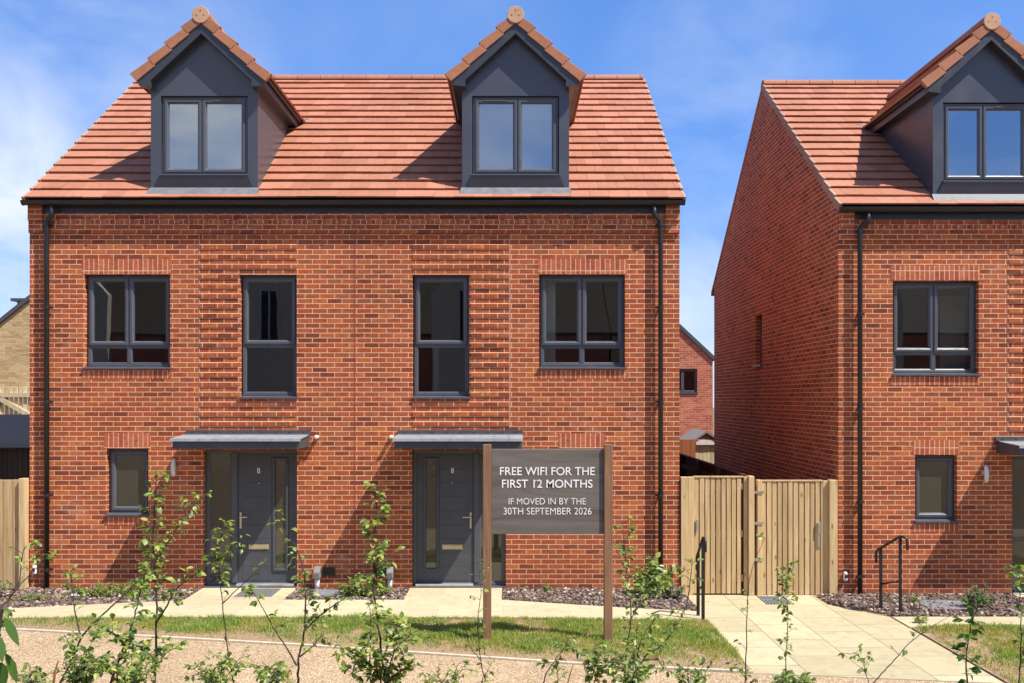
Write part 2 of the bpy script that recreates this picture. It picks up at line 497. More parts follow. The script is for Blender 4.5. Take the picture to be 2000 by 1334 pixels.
island_mat('leaf', [(0, (0.06, 0.105, 0.020)), (0.35, (0.13, 0.20, 0.036)), (0.7, (0.25, 0.31, 0.06)), (1, (0.36, 0.36, 0.09))],
           rough=0.42, transl=0.35, tcol=(1.9, 2.0, 0.9), spec=0.5)
island_mat('leaf_dark', [(0, (0.03, 0.075, 0.016)), (1, (0.08, 0.15, 0.03))], rough=0.6, transl=0.35, tcol=(2.1, 2.0, 0.7), spec=0.15)
island_mat('leaf_grey', [(0, (0.10, 0.13, 0.07)), (1, (0.22, 0.24, 0.14))], rough=0.7, transl=0.25, tcol=(1.5, 1.6, 1.0))
island_mat('grass_blade', [(0, (0.10, 0.19, 0.03)), (0.5, (0.20, 0.31, 0.05)), (0.8, (0.31, 0.37, 0.08)), (1, (0.46, 0.40, 0.17))],
           rough=0.6, transl=0.3, tcol=(1.7, 1.8, 0.8), patch=(1.6, (0.33, 0.32, 0.085)))
island_mat('pebble', [(0, (0.03, 0.02, 0.016)), (0.35, (0.09, 0.055, 0.042)), (0.7, (0.17, 0.115, 0.09)), (0.9, (0.27, 0.20, 0.16)), (1, (0.48, 0.40, 0.33))],
           rough=0.7)

# ------------------------------------------------------------------ mesh building helpers
ORIGIN = {}


def tag(o, label=None, cat=None, group=None, kind=None):
    if label:
        o['label'] = label
    if cat:
        o['category'] = cat
    if group:
        o['group'] = group
    if kind:
        o['kind'] = kind
    return o


def thing(name, loc, label, cat, group=None):
    o = bpy.data.objects.new(name, None)
    o.empty_display_size = 0.2
    COL.objects.link(o)
    o.location = loc
    ORIGIN[o.name] = Vector(loc)
    return tag(o, label, cat, group)


class MB:
    def __init__(self):
        self.v = []
        self.f = []

    def quad(self, *pts):
        n = len(self.v)
        self.v += [tuple(p) for p in pts]
        self.f.append(tuple(range(n, n + len(pts))))
        return self

    def add(self, verts, faces):
        n = len(self.v)
        self.v += [tuple(p) for p in verts]
        self.f += [tuple(i + n for i in f) for f in faces]
        return self

    def hexa(self, p):
        """8 corners: bottom 4 counter-clockwise, top 4 above them"""
        return self.add(p, [(3, 2, 1, 0), (4, 5, 6, 7), (0, 1, 5, 4), (1, 2, 6, 5), (2, 3, 7, 6), (3, 0, 4, 7)])

    def box(self, x0, x1, y0, y1, z0, z1):
        x0, x1 = min(x0, x1), max(x0, x1)
        return self.hexa([(x0, y0, z0), (x1, y0, z0), (x1, y1, z0), (x0, y1, z0),
                          (x0, y0, z1), (x1, y0, z1), (x1, y1, z1), (x0, y1, z1)])

    def extrude(self, poly, vec):
        """closed prism from a planar polygon"""
        n = len(poly)
        a = [Vector(p) for p in poly]
        b = [p + Vector(vec) for p in a]
        self.add(a + b, [tuple(range(n - 1, -1, -1)), tuple(range(n, 2 * n))] +
                 [(i, (i + 1) % n, n + (i + 1) % n, n + i) for i in range(n)])
        return self

    def ring(self, x0, x1, z0, z1, profile):
        """mitred rectangular frame; profile = [(inset, y), ...]"""
        n = len(self.v)
        for t, y in profile:
            self.v += [(x0 + t, y, z0 + t), (x1 - t, y, z0 + t), (x1 - t, y, z1 - t), (x0 + t, y, z1 - t)]
        for k in range(len(profile) - 1):
            for i in range(4):
                j = (i + 1) % 4
                a = n + 4 * k
                self.f.append((a + i, a + j, a + 4 + j, a + 4 + i))
        return self

    def tube(self, path, rad, n=8, cap=True):
        path = [Vector(p) for p in path]
        if not isinstance(rad, (list, tuple)):
            rad = [rad] * len(path)
        base = len(self.v)
        up = Vector((0, 0, 1))
        prev = None
        for i, p in enumerate(path):
            if i == 0:
                d = path[1] - p
            elif i == len(path) - 1:
                d = p - path[i - 1]
            else:
                d = (path[i + 1] - p).normalized() + (p - path[i - 1]).normalized()
            if d.length < 1e-9:
                d = Vector((0, 0, 1))
            d.normalize()
            if prev is None:
                a = d.cross(up)
                if a.length < 0.05:
                    a = d.cross(Vector((1, 0, 0)))
            else:
                a = prev - d * prev.dot(d)
            a.normalize()
            prev = a
            b = d.cross(a)
            for k in range(n):
                t = 2 * math.pi * k / n
                self.v.append(tuple(p + (a * math.cos(t) + b * math.sin(t)) * rad[i]))
        for i in range(len(path) - 1):
            for k in range(n):
                k2 = (k + 1) % n
                o = base + i * n
                self.f.append((o + k, o + k2, o + n + k2, o + n + k))
        if cap:
            self.f.append(tuple(base + k for k in range(n - 1, -1, -1)))
            e = base + (len(path) - 1) * n
            self.f.append(tuple(e + k for k in range(n)))
        return self

    def build(self, name, mat, parent=None, smooth=False, bevel=0.0, label=None, kind=None, root=None, segs=1):
        o0 = Vector((0, 0, 0))
        if parent is not None:
            q = parent
            while q.parent is not None:
                q = q.parent
            o0 = ORIGIN.get(q.name, Vector((0, 0, 0)))
        elif root is not None:
            o0 = Vector(root)
        me = bpy.data.meshes.new(name)
        me.from_pydata([(x - o0.x, y - o0.y, z - o0.z) for x, y, z in self.v], [], self.f)
        me.update()
        me.materials.append(MATS[mat])
        if smooth:
            me.polygons.foreach_set('use_smooth', [True] * len(me.polygons))
        o = bpy.data.objects.new(name, me)
        COL.objects.link(o)
        if parent is not None:
            o.parent = parent
        elif root is not None:
            o.location = root
            ORIGIN[o.name] = Vector(root)
        if bevel:
            md = o.modifiers.new('bevel', 'BEVEL')
            md.width = bevel
            md.segments = segs
            md.limit_method = 'ANGLE'
            md.angle_limit = R(40)
            md.harden_normals = False
        if label:
            o['label'] = label
        if kind:
            o['kind'] = kind
        return o


def wall_cells(mb, u0, u1, v0, v1, holes, pt):
    """rectangle minus rectangular holes; pt(u, v, depth) -> point"""
    us = sorted({u0, u1} | {h[0] for h in holes} | {h[1] for h in holes})
    vs = sorted({v0, v1} | {h[2] for h in holes} | {h[3] for h in holes})
    us = [u for u in us if u0 <= u <= u1]
    vs = [v for v in vs if v0 <= v <= v1]
    for i in range(len(us) - 1):
        for j in range(len(vs) - 1):
            cu, cv = (us[i] + us[i + 1]) / 2, (vs[j] + vs[j + 1]) / 2
            if any(h[0] < cu < h[1] and h[2] < cv < h[3] for h in holes):
                continue
            mb.quad(pt(us[i], vs[j], 0), pt(us[i + 1], vs[j], 0), pt(us[i + 1], vs[j + 1], 0), pt(us[i], vs[j + 1], 0))


def reveals(mb, h, dep, pt):
    a, b, c, d = h[:4]
    mb.quad(pt(a, c, 0), pt(a, c, dep), pt(a, d, dep), pt(a, d, 0))
    mb.quad(pt(b, c, dep), pt(b, c, 0), pt(b, d, 0), pt(b, d, dep))
    mb.quad(pt(a, d, 0), pt(a, d, dep), pt(b, d, dep), pt(b, d, 0))
    mb.quad(pt(a, c, dep), pt(a, c, 0), pt(b, c, 0), pt(b, c, dep))


def text_mesh(name, body, mat, parent, cx, y, z0, z1, width, extr=0.0015, bold=0.0, depth_dir=-1):
    cu = bpy.data.curves.new(name, 'FONT')
    cu.body = body
    cu.size = 1.0
    cu.align_x = 'CENTER'
    cu.offset = bold
    cu.space_character = 1.0
    ob = bpy.data.objects.new(name + '_tmp', cu)
    COL.objects.link(ob)
    dg = bpy.context.evaluated_depsgraph_get()
    dg.update()
    me = bpy.data.meshes.new_from_object(ob.evaluated_get(dg))
    COL.objects.unlink(ob)
    bpy.data.objects.remove(ob)
    co = np.array([v.co[:] for v in me.vertices])
    lo, hi = co.min(0), co.max(0)
    sx = width / (hi[0] - lo[0])
    sz = (z1 - z0) / (hi[1] - lo[1])
    mb = MB()
    verts = [(cx + (c[0] - (lo[0] + hi[0]) / 2) * sx, y, z0 + (c[1] - lo[1]) * sz) for c in co]
    mb.add(verts, [tuple(p.vertices) for p in me.polygons])
    bpy.data.meshes.remove(me)
    o = mb.build(name, mat, parent)
    md = o.modifiers.new('thick', 'SOLIDIFY')
    md.thickness = extr
    md.offset = 0
    return o


# ------------------------------------------------------------------ windows
FRAME_PROF = lambda w, yf, yb, c=0.010: [(0, yb), (0, yf), (w - c, yf), (w, yf + c), (w, yb)]


def make_window(house, x0, x1, z0, z1, yf, lights, mullions=(), transoms=(), vent=None, glass='glass', sill=True, sill_ext=0.03,
                label=None):
    """outer frame + bars, then opening sashes and panes. lights = (x0,x1,z0,z1,'sash'|'fixed')"""
    yb = yf + 0.07
    mb = MB()
    mb.ring(x0, x1, z0, z1, FRAME_PROF(0.042, yf, yb))
    for (mx, a, b) in mullions:
        mb.box(mx - 0.022, mx + 0.022, yf + 0.003, yb - 0.01, a, b)
    for (mz, a, b) in transoms:
        mb.box(a, b, yf + 0.002, yb - 0.012, mz - 0.022, mz + 0.022)
    w = mb.build('window', 'grey_frame', house, bevel=0.003, label=label)
    for (a, b, c, d, kind) in lights:
        if kind == 'sash':
            s = MB()
            # a rounded sash profile standing a little proud of the frame
            s.ring(a, b, c, d, [(0, yf + 0.03), (0, yf - 0.010), (0.005, yf - 0.016), (0.036, yf - 0.016), (0.044, yf - 0.011),
                                (0.062, yf + 0.012), (0.062, yf + 0.05)])
            s.build('sash', 'grey_frame', w)
            i = 0.058
        else:
            s = MB()
            s.ring(a, b, c, d, [(0, yf + 0.05), (0, yf + 0.004), (0.004, yf + 0.002), (0.020, yf + 0.016), (0.020, yf + 0.05)])
            s.build('glazing_bead', 'grey_frame', w)
            i = 0.016
        MB().box(a + i, b - i, yf + 0.020, yf + 0.026, c + i, d - i).build('pane', glass, w)
    if vent:
        a, b, z = vent
        MB().box(a, b, yf - 0.030, yf - 0.012, z - 0.011, z + 0.011).build('trickle_vent', 'steel' if yf < 0.08 else 'grey_frame', w, bevel=0.004)
    if sill:
        s = MB()
        s.extrude([(x0 - sill_ext, 0.085, z0 - 0.002), (x0 - sill_ext, -0.035, z0 - 0.022), (x0 - sill_ext, -0.035, z0 - 0.045),
                   (x0 - sill_ext, -0.022, z0 - 0.045), (x0 - sill_ext, -0.022, z0 - 0.034), (x0 - sill_ext, 0.085, z0 - 0.032)],
                  (x1 - x0 + 2 * sill_ext, 0, 0))
        s.build('sill', 'grey_frame', w)
    return w


# ------------------------------------------------------------------ houses
EZ, EY = 5.936, -0.12          # roof edge (relative to the house ground)
RIDGE_Y, RIDGE_Z = 4.20, 9.26
DEPTH = 8.60
PITCH = math.atan2(RIDGE_Z - EZ, RIDGE_Y - EY)
TANP = math.tan(PITCH)
NC = 18


def roof_z(y):
    return EZ + (y - EY) * TANP


def tile_prism(mb, org, du, dn, ds, u0, u1, s0, s1, b0, t0, b1, t1):
    """one tile: org + u*du + s*ds + n*dn; lower edge between b0..t0, upper edge between b1..t1"""
    q = lambda u, s, n: org + du * u + ds * s + dn * n
    mb.hexa([q(u0, s0, b0), q(u1, s0, b0), q(u1, s1, b1), q(u0, s1, b1), q(u0, s0, t0), q(u1, s0, t0), q(u1, s1, t1), q(u0, s1, t1)])


def subtract(a, b, cuts):
    segs = [(a, b)]
    for c, d in cuts:
        out = []
        for (p, q) in segs:
            if d <= p or c >= q:
                out.append((p, q))
            else:
                if c - p > 0.02:
                    out.append((p, c))
                if q - d > 0.02:
                    out.append((d, q))
        segs = out
    return segs


def build_house(ox, oz, label, dormer_rel, name='brick_house', halves=(False, True), door_numbers=('B', '8'), side_window=False, seed=1,
                wavy=0.012):
    rnd = random.Random(seed)
    L, RR = -7.36 + ox, 2.555 + ox
    C2 = -4.805 + 2 * ox          # mirror: x -> C2 - x
    Z = lambda z: z + oz
    house = thing(name, ((L + RR) / 2, 4.3, oz), label, 'house')

    def fx(a, b, mir):
        a, b = a + ox, b + ox
        if mir:
            a, b = C2 - b, C2 - a
        return a, b

    holes, specs = [], []
    for mir in halves:
        for key, a, b, c, d in (('first', -6.53, -5.22, 3.37, 4.79), ('tall', -4.155, -3.285, 2.92, 4.785),
                                ('small', -6.19, -5.55, 1.13, 2.13), ('door', -4.71, -3.28, 0.02, 2.115)):
            a2, b2 = fx(a, b, mir)
            holes.append((a2, b2, Z(c), Z(d)))
            specs.append((key, mir, a2, b2, Z(c), Z(d)))

    # ---- brick walls
    wl = MB()
    front = lambda u, v, d: (u, d, v)
    top = Z(5.90)
    wall_cells(wl, L, RR, Z(-0.25), top, holes, front)
    for h in holes:
        reveals(wl, h, 0.16, front)
    side_h = [(4.28, 4.80, Z(3.67), Z(4.68))] if side_window else []
    gz = lambda y: Z(RIDGE_Z - 0.05 - abs(y - RIDGE_Y) * TANP) - 0.02
    ztop = gz(DEPTH) - 0.01
    for sgn, X in ((1, L), (-1, RR)):
        pt = (lambda u, v, d, X=X, sgn=sgn: (X + sgn * d, u, v))
        hs = side_h if sgn == 1 else []
        wall_cells(wl, 0.0, DEPTH, Z(-0.25), ztop, hs, pt)
        for h in hs:
            reveals(wl, h, 0.16, pt)
        wl.quad((X, 0, ztop), (X, DEPTH, ztop), (X, DEPTH, gz(DEPTH)), (X, RIDGE_Y, gz(RIDGE_Y)), (X, 0, gz(0.0)))
    wl.quad((L, DEPTH, Z(-0.25)), (RR, DEPTH, Z(-0.25)), (RR, DEPTH, gz(DEPTH)), (L, DEPTH, gz(DEPTH)))
    # stepped brick corbel under the eaves, stopping short of the fascia ends
    wall = wl.build('wall', 'brick_red', house)
    for s0, s1 in ((L + 0.004, L + 0.22), (RR - 0.22, RR - 0.004)):
        cb = MB().box(s0, s1, -0.045, -0.001, Z(5.42), Z(5.90))
        cb.box(s0 + 0.001, s1 - 0.001, -0.070, -0.0455, Z(5.60), Z(5.90))
        cb.build('eaves_corbel', 'brick_red', wall)
    row = lambda z: round(Z(z) / 0.075) * 0.075
    MB().box(L + 0.2205, RR - 0.2205, -0.026, -0.001, Z(5.42), Z(5.72)).build('eaves_band', 'brick_red', wall)
    # alternate headers of one course stand proud like little teeth: one comb-shaped piece
    comb = [(L + 0.24, -0.0262)]
    x = math.ceil((L + 0.26) / 0.225) * 0.225
    while x < RR - 0.40:
        comb += [(x, -0.0270), (x, -0.046), (x + 0.1125, -0.046), (x + 0.1125, -0.0270)]
        x += 0.225
    comb += [(RR - 0.24, -0.0270), (RR - 0.24, -0.0262)]
    MB().extrude([(x, y, row(5.55) + 0.006) for x, y in comb], (0, 0, 0.063)).build('dentil_course', 'brick_soldier', wall)

    # ---- brick details of each half
    for mir in halves:
        tp = MB()
        # panel of alternately projecting courses round the tall window
        p0, p1 = fx(-4.765, -3.285, mir)
        w0, w1 = fx(-4.155, -3.285, mir)
        z = row(2.475) - oz
        k = 0
        while z < 5.36:
            for (a, b) in (subtract(p0, p1, [(w0 - 0.02, w1 + 0.02)]) if 2.87 - 0.075 < z < 4.80 else [(p0, p1)]):
                x = a
                while x < b - 0.01:
                    bl = min(0.225, b - x)
                    if b - x < 0.30:
                        bl = b - x
                    pr = 0.0125 + rnd.uniform(-0.002, 0.002)
                    tp.box(x, x + bl, -pr, -0.001, Z(z + 0.003), Z(z + 0.072))
                    x += bl
            z += 0.150
        for a, b, c, d in ((-6.56, -5.20, 4.80, 5.025), (-6.56, -5.20, 3.20, 3.332), (-6.22, -5.52, 2.14, 2.365), (-6.22, -5.52, 0.965, 1.092)):
            a2, b2 = fx(a, b, mir)
            MB().box(a2, b2, -0.0035, -0.0005, Z(c), Z(d)).build('soldier_course', 'brick_soldier', wall)
        a2, b2 = fx(-4.778, -4.766, mir)
        MB().box(a2, b2, -0.003, -0.0005, Z(2.45), Z(5.41)).build('movement_joint', 'joint_light', wall)
        tp.build('projecting_brickwork', 'brick_red', wall, bevel=0.004)
    MB().box(C2 / 2 - 0.006, C2 / 2 + 0.006, -0.003, -0.0005, Z(0.0), Z(5.41)).build('movement_joint', 'joint_dark', wall)

    # ---- rooms behind the glass
    rm = MB()
    for z in (0.0, 2.55, 5.30):
        rm.box(L + 0.2, RR - 0.2, 0.20, 4.6, Z(z - 0.12), Z(z))
    rm.box(L + 0.2, RR - 0.2, 4.62, 4.70, Z(0), Z(5.3))
    for x in (L + 0.2, RR - 0.28, C2 / 2 - 0.04):
        rm.box(x, x + 0.08, 0.20, 4.6, Z(0.001), Z(5.17))
    for mir in halves:
        a2, b2 = fx(-4.98, -4.88, mir)
        rm.box(a2, b2, 0.20, 4.6, Z(0.002), Z(5.16))
    rm.build('interior_wall', 'room_wall', house)

    if seed == 3:
        MB().box(0.47, 0.68, 0.36, 0.42, 3.30, 4.74).build('curtain', 'curtain', house)
        MB().box(-1.30, -1.22, 1.2, 1.3, 2.6, 3.75).build('interior_post', 'curtain', house)
    else:
        MB().box(6.95, 7.40, 0.9, 1.2, Z(2.56), Z(4.66)).build('cupboard', 'curtain', house)

    # ---- windows, doors, canopies
    for key, mir, a, b, c, d in specs:
        m = (a + b) / 2
        if key == 'first':
            tz = c + 0.335
            vx = (m + 0.16, b - 0.14) if not mir else (a + 0.14, m - 0.16)
            make_window(house, a + 0.02, b - 0.005, c + 0.02, d - 0.01, 0.085,
                        [(a + 0.048, m - 0.012, tz + 0.012, d - 0.042, 'sash'), (m + 0.012, b - 0.035, tz + 0.012, d - 0.042, 'sash'),
                         (a + 0.06, m - 0.022, c + 0.062, tz - 0.022, 'fixed'), (m + 0.022, b - 0.047, c + 0.062, tz - 0.022, 'fixed')],
                        mullions=[(m, c + 0.06, d - 0.05)], transoms=[(tz, a + 0.06, b - 0.045)], vent=(*vx, d - 0.066))
        elif key == 'tall':
            tz = c + 0.80
            make_window(house, a + 0.02, b - 0.005, c + 0.02, d - 0.01, 0.085,
                        [(a + 0.048, b - 0.035, tz + 0.012, d - 0.042, 'sash'), (a + 0.06, b - 0.047, c + 0.062, tz - 0.022, 'fixed')],
                        transoms=[(tz, a + 0.06, b - 0.045)])
        elif key == 'small':
            make_window(house, a + 0.02, b - 0.005, c + 0.02, d - 0.01, 0.085,
                        [(a + 0.048, b - 0.035, c + 0.05, d - 0.042, 'sash')], glass='glass_obscure')
        else:
            build_door(house, mir, a, b, c, d, door_numbers[1 if mir else 0])
            ca, cbb = fx(-4.97, -3.07, mir)
            build_canopy(house, ca, cbb, oz)
            px = fx(-2.97, -2.97, mir)[0]
            MB().tube([(px, 0.0, Z(2.31)), (px, -0.10, Z(2.31)), (px, -0.115, Z(2.305))], 0.03, 10).build('overflow_pipe', 'white_plastic', house, smooth=True)
            lx = fx(-5.14, -5.14, mir)[0]
            wl_ = MB()
            wl_.tube([(lx, -0.055, Z(1.72)), (lx, -0.075, Z(1.76)), (lx, -0.085, Z(1.86)), (lx, -0.07, Z(1.955)), (lx, -0.05, Z(1.98))],
                     [0.02, 0.032, 0.036, 0.028, 0.012], 10)
            lo_ = wl_.build('wall_light', 'white_plastic', house, smooth=True)
            MB().tube([(lx, 0, Z(1.86)), (lx, -0.03, Z(1.86)), (lx, -0.055, Z(1.86))], [0.05, 0.05, 0.035], 14).build('back_plate', 'steel', lo_)
            # white outlet box and black vent low on the wall beside the door
            sx = fx(-2.955, -2.955, mir)[0]
            ub = MB()
            ub.extrude([(sx - 0.05, -0.002, Z(0.17)), (sx - 0.05, -0.16, Z(0.17)), (sx - 0.05, -0.17, Z(0.27)), (sx - 0.05, -0.10, Z(0.345)), (sx - 0.05, -0.002, Z(0.345))], (0.10, 0, 0))
            u_ = ub.build('outlet_box', 'grey_plastic', house, bevel=0.01)
            MB().tube([(sx, -0.09, Z(0.17)), (sx, -0.09, Z(0.0))], 0.035, 10).build('outlet_pipe', 'white_plastic', u_, smooth=True)
            vx = fx(-2.79, -2.79, mir)[0]
            vb = MB().box(vx - 0.09, vx + 0.09, -0.03, -0.001, Z(0.20), Z(0.32))
            for q in range(4):
                vb.box(vx - 0.08, vx + 0.08, -0.036, -0.0302, Z(0.212 + q * 0.026), Z(0.224 + q * 0.026))
            vb.build('air_vent', 'black_plastic', house)
            tx = fx(-7.265, -7.265, mir)[0]
            t_ = MB().box(tx - 0.028, tx + 0.028, -0.06, -0.001, Z(0.22), Z(0.36)).build('socket_box', 'white_plastic', house, bevel=0.02, segs=3)
            MB().box(tx - 0.016, tx + 0.016, -0.075, -0.061, Z(0.27), Z(0.32)).build('socket_cover', 'black_plastic', t_)

    # ---- eaves: fascia, gutter, downpipes
    MB().box(L + 0.221, RR - 0.221, -0.030, 0.02, Z(5.7205), Z(5.885)).build('fascia', 'fascia', house)
    g = MB()
    gx0, gx1 = L - 0.035, RR + 0.05
    n = 9
    cy, cz, r = -0.130, Z(5.885), 0.068
    ring_o = [(cy + r * math.cos(t), cz - r * math.sin(t)) for t in [math.pi * i / (n - 1) for i in range(n)]]
    ring_i = [(cy + (r - 0.006) * math.cos(t), cz - (r - 0.006) * math.sin(t)) for t in [math.pi * i / (n - 1) for i in range(n)]]
    loop = ring_o + ring_i[::-1]
    g.extrude([(gx0, y, z) for y, z in loop], (gx1 - gx0, 0, 0))
    for ex in (gx0, gx1):
        g.extrude([(ex - 0.004, cy + (r + 0.004) * math.cos(t), cz - (r + 0.004) * math.sin(t)) for t in [math.pi * i / (n - 1) for i in range(n)]], (0.008, 0, 0))
    gut = g.build('gutter', 'black_plastic', house)
    for i in range(int((gx1 - gx0) / 0.9) + 1):
        x = gx0 + 0.35 + i * 0.9
        if x > gx1 - 0.1:
            break
        ww = 0.055 if i % 5 == 4 else 0.014
        prof = [(cy + (r + 0.007) * math.cos(t), cz - (r + 0.007) * math.sin(t)) for t in [math.pi * i_ / (n - 1) for i_ in range(n)]]
        prof2 = [(cy + (r + 0.001) * math.cos(t), cz - (r + 0.001) * math.sin(t)) for t in [math.pi * i_ / (n - 1) for i_ in range(n)]]
        b = MB().extrude([(x - ww, y, z) for y, z in prof + prof2[::-1]], (2 * ww, 0, 0))
        b.build('gutter_bracket', 'black_plastic', gut)
    for mir in halves:
        px = fx(-7.06, -7.06, mir)[0]
        qx = fx(-6.955, -6.955, mir)[0]
        pts = [(qx, -0.13, Z(5.83)), (qx, -0.13, Z(5.70)), (qx + (px - qx) * 0.1, -0.128, Z(5.665)), (px - (px - qx) * 0.1, -0.084, Z(5.595)),
               (px, -0.08, Z(5.55)), (px, -0.08, Z(0.0))]
        dp = MB().tube(pts, 0.038, 12).build('downpipe', 'black_plastic', house, smooth=True)
        for z in (5.53, 4.28, 2.85, 1.43, 0.30):
            cl = MB().tube([(px, -0.08, Z(z - 0.025)), (px, -0.08, Z(z + 0.025))], 0.045, 12)
            s_ = -1 if mir else 1
            cl.box(px - 0.012, px + 0.012, -0.08, -0.001, Z(z - 0.018), Z(z + 0.018))
            cl.box(px + s_ * 0.03, px + s_ * 0.075, -0.075, -0.03, Z(z - 0.014), Z(z + 0.014))
            cl.build('pipe_clip', 'black_plastic', dp)

    # ---- roof
    dorm_cut = [(d - 0.815, d + 0.815) for d in dormer_rel]
    slope = (RIDGE_Y - EY) / math.cos(PITCH)
    gauge = slope / NC
    ds = Vector((0, math.cos(PITCH), math.sin(PITCH)))
    dnv = Vector((0, -math.sin(PITCH), math.cos(PITCH)))
    du = Vector((1, 0, 0))
    rx0, rx1 = L - 0.012, RR + 0.042
    org = Vector((rx0, EY, Z(EZ) - 0.035))
    rt = MB()
    tw = 0.295
    for i in range(NC):
        s0 = i * gauge
        ymid = EY + (s0 + gauge * 0.5) * math.cos(PITCH)
        cuts = [(c - rx0, d - rx0) for c, d in dorm_cut] if 0.02 < ymid < 2.15 else []
        x = -(tw / 2 if i % 2 else 0)
        lift0 = rnd.uniform(-0.003, 0.003)
        while x < rx1 - rx0:
            a, b_ = max(0, x), min(rx1 - rx0, x + tw - 0.003)
            if b_ - a > 0.02:
                for (p, q) in subtract(a, b_, cuts):
                    wv = wavy * mnoise.noise(Vector((p * 0.35 + seed * 5, i * 0.6, 0)))
                    j = rnd.uniform(-0.0025, 0.0025) + lift0 + wv * 0.5
                    s0j = s0 + rnd.uniform(-0.004, 0.004) + wv
                    tile_prism(rt, org, du, dnv, ds, p, q, s0j, s0 + gauge + 0.07 if i < NC - 1 else s0 + gauge, 0.034 + j, 0.058 + j, -0.004, 0.014)
            x += tw
    roof = rt.build('roof', 'roof_tile', house)
    # roof deck under the tiles and the rear slope
    dk = MB()
    o2 = Vector((0, EY + 0.03, Z(EZ) - 0.045))
    cutY = 2.3
    s_cut = cutY / math.cos(PITCH)
    for (p, q) in subtract(rx0 + 0.02, rx1 - 0.02, dorm_cut):
        dk.quad(o2 + du * p, o2 + du * q, o2 + du * q + ds * s_cut, o2 + du * p + ds * s_cut)
    dk.quad(o2 + du * (rx0 + .02) + ds * s_cut, o2 + du * (rx1 - .02) + ds * s_cut, o2 + du * (rx1 - .02) + ds * (slope - 0.06), o2 + du * (rx0 + .02) + ds * (slope - 0.06))
    dk.build('roof_deck', 'fascia', roof)
    rs = MB()
    yr = DEPTH + 0.3
    zr = Z(RIDGE_Z - (yr - RIDGE_Y) * TANP)
    rs.hexa([(rx0, RIDGE_Y, Z(RIDGE_Z) - 0.09), (rx1, RIDGE_Y, Z(RIDGE_Z) - 0.09), (rx1, yr, zr - 0.09), (rx0, yr, zr - 0.09),
             (rx0, RIDGE_Y, Z(RIDGE_Z)), (rx1, RIDGE_Y, Z(RIDGE_Z)), (rx1, yr, zr), (rx0, yr, zr)])
    rs.build('rear_slope', 'roof_tile', roof)
    rd = MB()
    x = rx0
    while x < rx1 - 0.05:
        x2 = min(x + 0.447, rx1)
        prof = [(RIDGE_Y + 0.13 * math.cos(t), Z(RIDGE_Z) - 0.06 + 0.11 * math.sin(t)) for t in [math.pi * k / 8 for k in range(9)]]
        rd.extrude([(x, y, z) for y, z in prof], (x2 - x - 0.006, 0, 0))
        x += 0.45
    rd.build('ridge_tile', 'roof_tile', roof)
    for X, sgn in ((rx0, -1), (rx1, 1)):
        vg = MB()
        for i in range(NC):
            a = org + ds * (i * gauge - 0.02)
            w0, w1 = (X - 0.030, X + 0.012) if sgn < 0 else (X - 0.012, X + 0.030)
            oo = Vector((0, a.y, a.z))
            n0, n1 = -0.085, 0.062
            q = lambda u, s, n_: Vector((u, a.y, a.z)) + ds * s + dnv * n_
            vg.hexa([q(w0, 0, n0 + 0.016), q(w1, 0, n0 + 0.016), q(w1, gauge - 0.012, n0 - 0.016), q(w0, gauge - 0.012, n0 - 0.016),
                     q(w0, 0, n1), q(w1, 0, n1), q(w1, gauge - 0.012, n1 - 0.034), q(w0, gauge - 0.012, n1 - 0.034)])
        vg.build('verge_tile', 'verge_grey', roof, bevel=0.004)

    # ---- dormers
    for k, (dx, mir) in enumerate(zip(dormer_rel, halves)):
        build_dormer(house, dx, oz, mir, rnd)
    if side_window:
        y0, y1, z0, z1 = side_h[0]
        s = MB()
        s.ring(y0 + 0.01, y1 - 0.01, z0 + 0.01, z1 - 0.01, FRAME_PROF(0.06, 0.10, 0.16))
        s.v = [(L + y, x, z) for x, y, z in s.v]
        sw = s.build('window', 'grey_frame', house)
        MB().box(L + 0.12, L + 0.126, y0 + 0.06, y1 - 0.06, z0 + 0.06, z1 - 0.06).build('pane', 'glass', sw)
        MB().box(L - 0.045, L + 0.10, y0 - 0.03, y1 + 0.03, z0 - 0.03, z0 + 0.005).build('sill', 'grey_frame', sw)
        MB().box(L + 0.5, L + 0.52, y0 - 0.4, y1 + 0.4, z0 - 0.4, z1 + 0.4).build('room_shade_sheet', 'room_dark', sw)  # added dark sheet, stands in for the shade of the room behind
    return house


def build_canopy(house, a, b, oz):
    Z = lambda z: z + oz
    D = 0.66
    zt, zf, zb = Z(2.362), Z(2.325), Z(2.165)
    body = MB()
    body.extrude([(a + 0.02, -0.001, zb), (a + 0.02, -D + 0.03, zb), (a + 0.02, -D + 0.03, zf - 0.02), (a + 0.02, -0.001, zt - 0.03)], (b - a - 0.04, 0, 0))
    can = body.build('canopy', 'canopy_dark', house, bevel=0.004)
    r = MB()
    nb = 9
    w = (b - a) / nb
    for i in range(nb):
        x0, x1 = a + i * w, a + (i + 1) * w - 0.004
        r.extrude([(x0, -0.10, zt - 0.025), (x0, -D - 0.01, zf - 0.022), (x0, -D - 0.015, zf - 0.05), (x0, -D - 0.022, zf - 0.05), (x0, -D - 0.018, zf - 0.008), (x0, -0.10, zt - 0.010)], (x1 - x0, 0, 0))
    r.build('canopy_roof', 'canopy_metal', can)
    f = MB()
    f.extrude([(a, -0.0015, Z(2.412)), (a, -0.018, Z(2.412)), (a, -0.022, zt + 0.005), (a, -0.12, zt - 0.006), (a, -0.12, zt - 0.022), (a, -0.0015, zt - 0.012)], (b - a, 0, 0))
    for i in range(nb):
        x0 = a + (i + 0.5) * w
        f.box(x0 - 0.012, x0 + 0.012, -0.027, -0.0185, zt + 0.012, zt + 0.034)
    f.build('flashing', 'canopy_dark', can)


